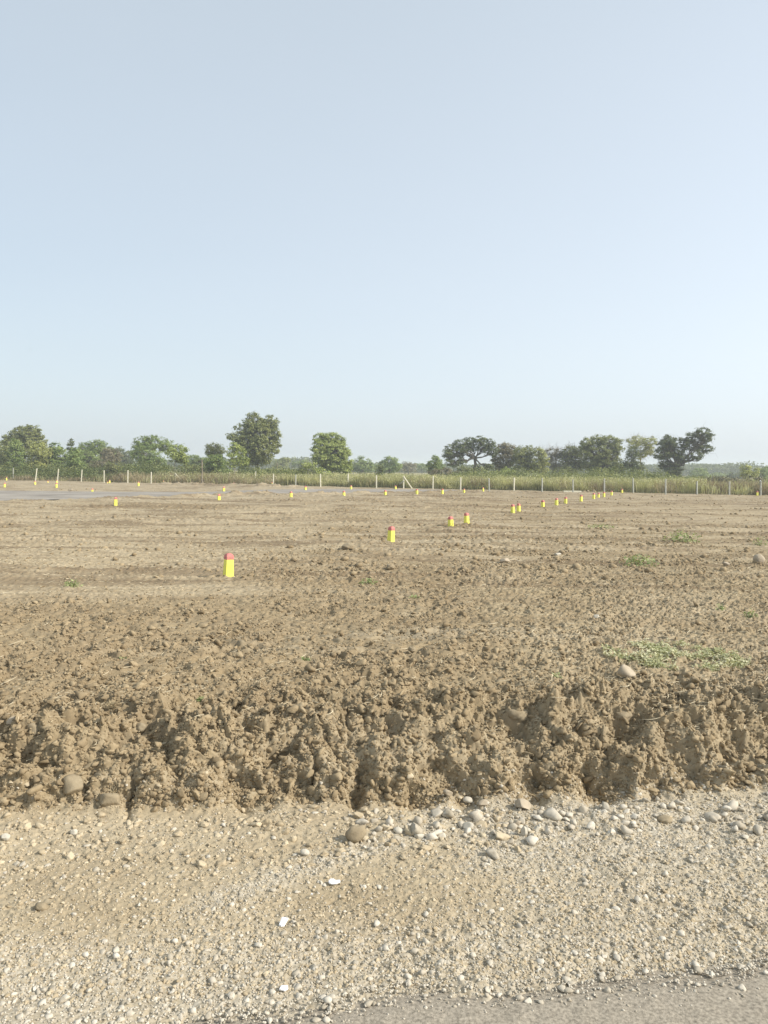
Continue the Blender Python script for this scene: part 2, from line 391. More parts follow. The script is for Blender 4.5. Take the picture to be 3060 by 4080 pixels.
# ------------------------------------------------------------------ ground sheets
def rows():
    ys = [1.2]
    while ys[-1] < 2200:
        y = ys[-1]
        if y < 3.2: s = .012
        else:
            s = .00165*y
            if 5.6 < y < 6.9: s *= .62
            if y > 22: s *= (y/22)**.75
            if y > 100: s = .03*y
        ys.append(y+s)
    return y_to_q(np.array(ys)), np.array(ys)
Q, YR = rows()
NC = 1000
u = np.linspace(-.75, .75, NC)
def sheet(name, i0, i1, kind='structure'):
    q = Q[i0:i1+1]; y = YR[i0:i1+1]
    X = u[None, :]*(y[:, None]+.8); QQ = np.repeat(q[:, None], NC, 1)
    x, Y, Z, A = terrain(X.ravel(), QQ.ravel())
    nr = len(q)
    idx = np.arange(nr*NC, dtype=np.int32).reshape(nr, NC)
    a, b, c, e = idx[:-1, :-1], idx[:-1, 1:], idx[1:, 1:], idx[1:, :-1]
    flip = (_h(a, a*0, 77) & np.uint32(1)).astype(bool)[..., None]          # diagonals laid at random
    t1 = np.where(flip, np.stack([a, b, c], -1), np.stack([a, b, e], -1)); t2 = np.where(flip, np.stack([a, c, e], -1), np.stack([b, c, e], -1))
    Fc = np.concatenate([t1.reshape(-1, 3), t2.reshape(-1, 3)])
    o = mesh_obj(name, np.stack([x, Y, Z], -1), Fc, M_EARTH, smooth=True, attrs=A)
    return tag(o, kind=kind)
ia = int(np.searchsorted(YR, 5.75)); ib = int(np.searchsorted(YR, 6.55))
sheet('verge', 0, ia); sheet('bank', ia, ib); sheet('field', ib, len(YR)-1)

def grid_obj(name, X, Y, Z, m):
    nr, nc = X.shape
    idx = np.arange(nr*nc, dtype=np.int32).reshape(nr, nc)
    Fc = np.stack([idx[:-1, :-1], idx[:-1, 1:], idx[1:, 1:], idx[1:, :-1]], -1).reshape(-1, 4)
    return mesh_obj(name, np.stack([X, Y, Z], -1).reshape(-1, 3), Fc, m, smooth=True)
# asphalt at the camera's feet
gx, gt = np.meshgrid(np.linspace(-5, 5, 700), np.linspace(0, 1, 260))
gy = .3+gt*(asphalt_edge(gx)+.12-.3)
grd = grid_obj('road', gx, gy+.1*gx*ss(1.0, 4.5, gy), ROAD+.012-.02*ss(.93, 1, gt)+.006*bumps(gx, gy, .03, 5, .9)/.03*.6+.004*pn(gx*8, gy*8, 6), M_ROAD)
tag(grd, kind='structure')
# grey access road crossing the field
s = np.linspace(0, 1, 120)
def along(P):
    t = np.linspace(0, 1, len(P)); return np.interp(s, t, P[:, 0]), np.interp(s, t, P[:, 1])
nx, nyy = along(RN); fx, fy = along(RF)
T = np.linspace(0, 1, 14)[:, None]
AX = nx[None]*(1-T)+fx[None]*T; AY = nyy[None]*(1-T)+fy[None]*T
AY = AY+.35*fbm(AX*.5, AY*.5, 7, 2)*((T-.5)*2)
o = grid_obj('access_road', AX, AY, .03+.08*(1-(2*T-1)**2)+0*AX, M_AROAD); tag(o, kind='structure')

# ------------------------------------------------------------------ scattered clods, gravel, straw (uncountable)
def ico(sub):
    import bmesh
    bm = bmesh.new(); bmesh.ops.create_icosphere(bm, subdivisions=sub, radius=1)
    V = np.array([v.co[:] for v in bm.verts]); Fc = np.array([[v.index for v in f.verts] for f in bm.faces]); bm.free()
    return V, Fc
ICO = {1: ico(1), 2: ico(2), 3: ico(3)}
def lump_variant(sub, seed, rough, facet=0., crumb=0.):
    V, Fc = ICO[sub]; r = np.random.default_rng(seed)
    W = V.copy()
    for k, (f, a) in enumerate(((1.1, .6), (2.3, .45), (4.9, .38), (9, .25))[:4 if sub > 1 else 2]):
        d = r.normal(size=(3, 3))*f; ph = r.uniform(0, 6, 3)
        W = W*(1+rough*a*(np.sin(V@d.T+ph).sum(1)/1.7))[:, None]
    if facet:
        for _ in range(9):
            n = r.normal(size=3); n /= np.linalg.norm(n); c = r.uniform(.45, .8)
            ex = np.maximum(W@n-c, 0); W = W-ex[:, None]*n[None]
    W = W*r.uniform(.6, 1.25, 3)
    if crumb: W = W*(1+crumb*(.6 if sub > 2 else 1)*r.normal(size=len(W)))[:, None]
    return W, Fc
def rot_mats(n, r):
    q = r.normal(size=(n, 4)); q /= np.linalg.norm(q, axis=1)[:, None]; w, x, y, z = q.T
    return np.stack([1-2*(y*y+z*z), 2*(x*y-z*w), 2*(x*z+y*w), 2*(x*y+z*w), 1-2*(x*x+z*z), 2*(y*z-x*w),
                     2*(x*z-y*w), 2*(y*z+x*w), 1-2*(x*x+y*y)], -1).reshape(n, 3, 3)
def scatter(name, pts, sizes, sub, m, rough, facet, label, cat, nvar=9, flat=.75, sink=.15, smooth=True, seed=1):
    r = np.random.default_rng(seed); n = len(pts)
    Vs, Fs, Ts = [], [], []; off = 0
    which = r.integers(0, nvar, n)
    for k in range(nvar):
        id_ = np.where(which == k)[0]
        if not len(id_): continue
        V, Fc = lump_variant(sub, seed*50+k, rough, facet, .09 if 'gravel' not in name else .03)
        R = rot_mats(len(id_), r)
        W = np.einsum('nij,vj->nvi', R, V)*sizes[id_][:, None, None]
        W[:, :, 2] *= flat
        W = W+pts[id_][:, None, :]; W[:, :, 2] += (sizes[id_]*sink)[:, None]
        nv = len(V)
        Fk = Fc[None]+(np.arange(len(id_))*nv)[:, None, None]+off
        Vs.append(W.reshape(-1, 3)); Fs.append(Fk.reshape(-1, 3)); off += nv*len(id_)
        Ts.append(np.repeat(r.uniform(0, 1, len(id_)), len(Fc)))
    o = mesh_obj(name, np.concatenate(Vs), np.concatenate(Fs), m, smooth=smooth, tint=np.concatenate(Ts))
    return tag(o, label, cat, kind='stuff')
def rand_pos(n, y0, y1, r, power=1.0, spread=.66):
    t = r.uniform(0, 1, n)**power
    y = y0*(y1/y0)**t
    x = r.uniform(-spread, spread, n)*(y+.8)
    return x, y
r = np.random.default_rng(5)
# soil clods on the ploughed part and the bank
x, y = rand_pos(95000, 5.8, 26, r, 1.35)
n1, n2, nb, sm, right = masks(x, y)
keep = r.uniform(0, 1, len(x)) < (1-.93*sm)*(1-.5*right)*(.35+.9*ss(-.3, .3, n2))
x, y = x[keep], y[keep]
px, pY, pz, A = terrain(x, y_to_q(y))
sz = .0085*(1-r.uniform(0, 1, len(x)))**(-.46); sz = np.minimum(sz, .030+.035*r.uniform(0, 1, len(x))**2)
bigm = sz > .019
P = np.stack([px, pY, pz], -1)
scatter('soil_clods', P[bigm], sz[bigm], 2, M_CLOD, .48, 1, 'brown crumbly clods of turned soil lying all over the ploughed field', 'soil', flat=.8, sink=.2, seed=3, smooth=False)
scatter('soil_crumbs', P[~bigm], sz[~bigm], 1, M_CLOD, .3, 0, 'small crumbs of brown soil between the clods of the field', 'soil', flat=.8, sink=.3, seed=4)
x = r.uniform(-5.2, 5.2, 30000); q = y_to_q(5.75)+(y_to_q(7.1)-y_to_q(5.75))*r.uniform(0, 1, 30000)
px, pY, pz, A = terrain(x, q)
sz = np.minimum(.0065*(1-r.uniform(0, 1, len(x)))**(-.48), .045)
scatter('bank_crumbs', np.stack([px, pY, pz], -1), sz, 2, M_CLOD, .48, 1, 'crumbs and clods of earth clinging to the face of the cut bank', 'soil', flat=.85, sink=.0, seed=13, smooth=False)
# larger clods dotted sparsely farther out, and on the heaps
x, y = rand_pos(60000, 14, 80, r, .8, .56)
n1, n2, nb, sm, right = masks(x, y)
keep = (r.uniform(0, 1, len(x)) < (.12+.88*(1-sm)*ss(-.2, .4, n2))) & (inroad(x, y) < .2) & (y < fence_y(x)-1)
x, y = x[keep], y[keep]
rn = np.interp(x, RN[:, 0], RN[:, 1])
px, pY, pz, A = terrain(x, y_to_q(y))
sz = np.minimum(.018*(1-r.uniform(0, 1, len(x)))**(-.38), .085)
scatter('distant_clods', np.stack([px, pY, pz], -1), sz, 1, M_CLOD, .34, 0, 'clods strewn over the far half of the field up to the fence', 'soil', sink=.2, seed=8)
x, y = rand_pos(40000, 3.7, 6.0, r, 1.0, .68)
keep = y > asphalt_edge(x)+.05; x, y = x[keep], y[keep]
px, pY, pz, A = terrain(x, y_to_q(y))
sz = np.minimum(.0045*(1-r.uniform(0, 1, len(x)))**(-.42), .018+.020*ss(4.7, 5.4, y)*(1-ss(.5, 1.5, x)))
P = np.stack([px, pY, pz], -1); bigm = sz > .011
scatter('fine_verge_crumbs', P[~bigm], sz[~bigm], 1, M_DUST, .4, 1, 'fine dry crumbs sprinkled between the lumps of the verge', 'soil', flat=.7, sink=.1, seed=14, smooth=False)
scatter('verge_crumbs', P[bigm], sz[bigm], 2, M_DUST, .42, 1, 'dusty crumbs of dry earth scattered on the roadside verge', 'soil', flat=.7, sink=.0, seed=12, smooth=False)
n = 420
x = r.uniform(-3.6, 1.2, n); y = 5.62-.75*r.uniform(0, 1, n)**1.7
px, pY, pz, A = terrain(x, y_to_q(y))
sz = np.minimum(.014*(1-r.uniform(0, 1, n))**(-.40), .048)
scatter('verge_lumps', np.stack([px, pY, pz], -1), sz, 3, M_DUST, .5, 1, 'dusty lumps of earth fallen from the bank onto the left verge', 'soil', flat=.75, sink=.1, seed=15, smooth=False)
# gravel on the verge
x, y = rand_pos(46000, 3.2, 5.95, r, 1.0, .68)
n1, n2 = fbm(x*.25, y*.25, 3, 3), fbm(x*.7, y*.7, 9, 3)
g = gravel_mask(x, y, n1, n2)
keep = (r.uniform(0, 1, len(x)) < .12+.88*g) & (y > asphalt_edge(x)+.05-.10*np.abs(r.normal(size=len(x))))
x, y, g = x[keep], y[keep], g[keep]
px, pY, pz, A = terrain(x, y_to_q(y)); pz = np.where(y < asphalt_edge(x)+.12, np.maximum(pz, ROAD+.012), pz)
sz = np.minimum(.0042*(1-r.uniform(0, 1, len(x)))**(-.46), .026)
P = np.stack([px, pY, pz], -1); bigm = sz > .009
scatter('gravel', P[bigm], sz[bigm], 2, M_GRAV, .34, 1, 'pale grey and buff gravel stones strewn over the roadside verge', 'gravel', flat=.7, sink=.0, seed=5, smooth=False)
scatter('fine_gravel', P[~bigm], sz[~bigm], 1, M_GRAV, .2, 0, 'fine pale chippings between the larger gravel of the verge', 'gravel', flat=.8, sink=.3, seed=6)
# rim of coarser pale stones along the foot of the bank on the right
n = 300
x = -.4+5.0*r.uniform(0, 1, n)**1.5; y = 5.42+.16*r.normal(size=n)+.06*(x<.4)*0
keep = r.uniform(0, 1, n) < ss(-.5, .9, x)
x, y = x[keep], y[keep]
px, pY, pz, A = terrain(x, y_to_q(y))
sz = np.minimum(.020*(1-r.uniform(0, 1, len(x)))**(-.4), .055)
scatter('coarse_gravel', np.stack([px, pY, pz], -1), sz, 2, M_GRAV, .36, 1, 'band of coarse pale stones below the earth bank on the right', 'gravel', flat=.75, sink=.3, seed=7)

def ribbons(pts, length, width, r, lift=.01, curve=.35, tilt=.25, nseg=4, ang=None):
    """thin curved strips lying on the ground; returns verts, faces"""
    n = len(pts); a = r.uniform(0, 2*np.pi, n) if ang is None else ang
    t = np.linspace(-.5, .5, nseg+1)
    bend = r.normal(size=n)*curve; el = r.normal(size=n)*tilt
    d = np.stack([np.cos(a), np.sin(a)], -1); pr = np.stack([-np.sin(a), np.cos(a)], -1)
    V = np.zeros((n, nseg+1, 2, 3))
    for k, tt in enumerate(t):
        c = d*(tt*length)[:, None]+pr*(bend*length*(tt*tt-.1))[:, None]
        z = lift+np.abs(el)*length*(tt+.5)*.6+.0*tt
        w = width*(1-.5*abs(tt*2))
        for j, sgn in enumerate((-1, 1)):
            V[:, k, j, :2] = pts[:, :2]+c+pr*(sgn*w)[:, None]
            V[:, k, j, 2] = pts[:, 2]+z+sgn*w*.6
    base = (np.arange(n)*(nseg+1)*2)[:, None, None]
    f = np.array([[2*k, 2*k+1, 2*k+3, 2*k+2] for k in range(nseg)])[None]
    return V.reshape(-1, 3), (f+base).reshape(-1, 4)
x, y = rand_pos(60000, 6.2, 26, r, 1.0)
n1, n2, nb, sm, right = masks(x, y)
keep = r.uniform(0, 1, len(x)) < (.16+.6*right+.30*sm*ss(-.1, .3, n2)+.25*ss(.1, .4, n1))
x, y = x[keep], y[keep]
px, pY, pz, A = terrain(x, y_to_q(y)); P = np.stack([px, pY, pz+.012], -1)
L = np.minimum(.03*(1-r.uniform(0, 1, len(x)))**(-.42), .15)
V, Fc = ribbons(P, L, .0013+.010*L, r, curve=.7)
o = mesh_obj('straw', V, Fc, M_STRAW, tint=np.repeat(r.uniform(0, 1, len(x)), 4))
tag(o, 'pale dry stalks and chaff strewn between the clods', 'straw', kind='stuff')

x, y = rand_pos(34000, 11.5, 40, r, .75, .56)
n1, n2, nb, sm, right = masks(x, y)
keep = r.uniform(0, 1, len(x)) < ss(-.25, .6, fbm(x*.35, (y+.05*x)*.9, 151, 4)+.15*right)*(.3+.7*ss(12, 18, y))
x, y = x[keep], y[keep]
px, pY, pz, A = terrain(x, y_to_q(y)); P = np.stack([px, pY, pz+.015], -1)
L = r.uniform(.03, .11, len(x))*(.6+y/28); V, Fc = ribbons(P-[0, 0, .010], L, .003+.012*L, r, curve=.9, tilt=.12)
o = mesh_obj('stubble', V, Fc, M_STRAW, tint=np.repeat(r.uniform(0, 1, len(x)), 4))
tag(o, 'pale dry stubble lying in drifts across the graded middle of the field', 'stubble', kind='stuff')

# ------------------------------------------------------------------ leaves, branches
def leaf_quads(cen, size, r, up=.35, aspect=.55, out=None):
    n = len(cen)
    nrm = r.normal(size=(n, 3)); nrm /= np.linalg.norm(nrm, axis=1)[:, None]; nrm[:, 2] = np.abs(nrm[:, 2])+up
    if out is not None: nrm = nrm*.75+out
    nrm /= np.linalg.norm(nrm, axis=1)[:, None]
    a = np.cross(nrm, r.normal(size=(n, 3))); a /= np.linalg.norm(a, axis=1)[:, None]
    b = np.cross(nrm, a)
    s = (size*r.uniform(.6, 1.35, n))[:, None]
    V = np.stack([cen-a*s, cen-b*s*aspect, cen+a*s, cen+b*s*aspect], 1)
    return V.reshape(-1, 3), np.arange(4*n, dtype=np.int32).reshape(-1, 4)
class Tubes:
    def __init__(s): s.V = []; s.F = []; s.n = 0
    def add(s, pts, rad, k=5):
        pts = np.asarray(pts, float); m = len(pts)
        t = np.gradient(pts, axis=0); t /= np.linalg.norm(t, axis=1)[:, None]+1e-9
        ref = np.array([.3, .2, .93]) if abs(t[0, 2]) < .9 else np.array([1, .1, 0.])
        a = np.cross(t, ref); a /= np.linalg.norm(a, axis=1)[:, None]+1e-9; b = np.cross(t, a)
        an = np.arange(k)*2*np.pi/k
        R = pts[:, None]+np.asarray(rad)[:, None, None]*(np.cos(an)[None, :, None]*a[:, None]+np.sin(an)[None, :, None]*b[:, None])
        s.V.append(R.reshape(-1, 3))
        i = np.arange(m-1)[:, None]*k+np.arange(k)[None]; j = np.arange(m-1)[:, None]*k+(np.arange(k)[None]+1) % k
        s.F.append(np.stack([i, j, j+k, i+k], -1).reshape(-1, 4)+s.n); s.n += m*k
    def obj(s, name, m, parent):
        return mesh_obj(name, np.concatenate(s.V), np.concatenate(s.F), m, parent, smooth=True)
def wiggle(a, b, r, n=6, amt=.08, droop=0.):
    a = np.asarray(a, float); b = np.asarray(b, float); L = np.linalg.norm(b-a)
    t = np.linspace(0, 1, n)[:, None]
    p = a+(b-a)*t; w = r.normal(size=(n, 3))*amt*L; w[0] = 0; w[-1] = 0
    p = p+w*np.sin(t*np.pi); p[:, 2] += droop*L*np.sin(t[:, 0]*np.pi)
    return p
def plant(name, label, cat, base, lobes, depth, leaf='green', bark=None, leafsize=.11, dens=1., fill=1., seed=0,
          trunk_r=.14, group=None, cr=.36, fork=.45, twigs=0, trunk=True, lean=0., squash=1., low_skirt=True):
    """lobes: (sx, sy, rx, ry) in photograph pixels, placed at the plant's own distance"""
    r = np.random.default_rng(1000+seed)
    gp = at_depth(base, 1880, depth); B = np.array([gp.x, depth, 0.])
    rt = empty(name, (float(B[0]), float(B[1]), 0.), label, cat, group)
    px = depth/FPX
    L = []
    for (sx, sy, rx, ry) in lobes:
        c = at_depth(sx, sy, depth); rx *= px*1.10; ry *= px*1.10
        L.append((np.array([c.x, depth+r.normal()*rx*.45, max(c.z, ry*.55)]), rx, ry))
    if not trunk and low_skirt:
        mx = float(np.mean([l[1] for l in L]))
        for l in list(L)[:4]: L.append((np.array([l[0][0]+r.normal()*.3, depth+r.normal()*.4, .75]), mx, .95))
    cx = np.mean([l[0][0] for l in L]); top = max(l[0][2]+l[2] for l in L); low = min(l[0][2]-l[2] for l in L)
    T = Tubes()
    fz = max(.25, low+(top-low)*fork*.6) if trunk else .15
    F = np.array([B[0]+(cx-B[0])*.25+lean, B[1], fz])-np.array([0, 0, 0])
    T.add(wiggle(B-[0, 0, .15], F, r, 5, .04), np.linspace(trunk_r*1.15, trunk_r*.8, 5), 7)
    cen = []; tn = []; dr = []
    for (c, rx, ry) in L:
        nc = max(6, int(fill*4.4*(rx*ry)/(cr*cr)))
        limb = wiggle(F, c-[0, 0, ry*.35], r, 7, .07, .04)
        T.add(limb, np.linspace(trunk_r*.62, trunk_r*.22, 7), 5)
        for _ in range(nc):
            d = r.normal(size=3); d /= np.linalg.norm(d)
            k = r.uniform(.25, 1)**.45*r.uniform(.82, 1.12)
            cc = c+d*np.array([rx, rx*.9, ry])*k*.95
            cc[2] = max(cc[2], .15)
            cen.append(cc); tn.append(r.uniform(0, 1)); dr.append(d)
            s_ = limb[r.integers(3, 7)]
            if r.uniform() < .75: T.add(wiggle(s_, cc, r, 5, .09), np.linspace(trunk_r*.20, .012, 5), 4)
            for _k in range(twigs):
                e = cc+r.normal(size=3)*cr*1.1+d*cr*.8
                T.add(wiggle(cc, e, r, 4, .12), np.linspace(.018, .007, 4), 3)
    for c_ in T.V: c_ -= B
    T.obj('trunk', bark or M_BARK, rt)
    cen = np.array(cen); tn = np.array(tn)
    per = max(8, int(dens*3.0*cr*cr/(leafsize*leafsize)))
    n = len(cen)*per
    ci = np.repeat(np.arange(len(cen)), per)
    g = r.normal(size=(n, 3)); g /= np.linalg.norm(g, axis=1)[:, None]
    g *= (r.uniform(0, 1, n)**.5)[:, None]*cr*np.array([1.15, 1.15, .8*squash])
    cl = cen[ci]*1.0+g*(r.uniform(.6, 1.3, len(cen))[ci])[:, None]
    cl[:, 2] = np.maximum(cl[:, 2], .03)
    V, Fc = leaf_quads(cl-B, leafsize, r, .15, .55, g/cr*.45+np.array(dr)[ci]*.55)
    tint = np.clip(.55*tn[ci]+.45*r.uniform(0, 1, n), 0, 1)
    mesh_obj('crown', V, Fc, LEAF[leaf], rt, tint=tint)
    return rt
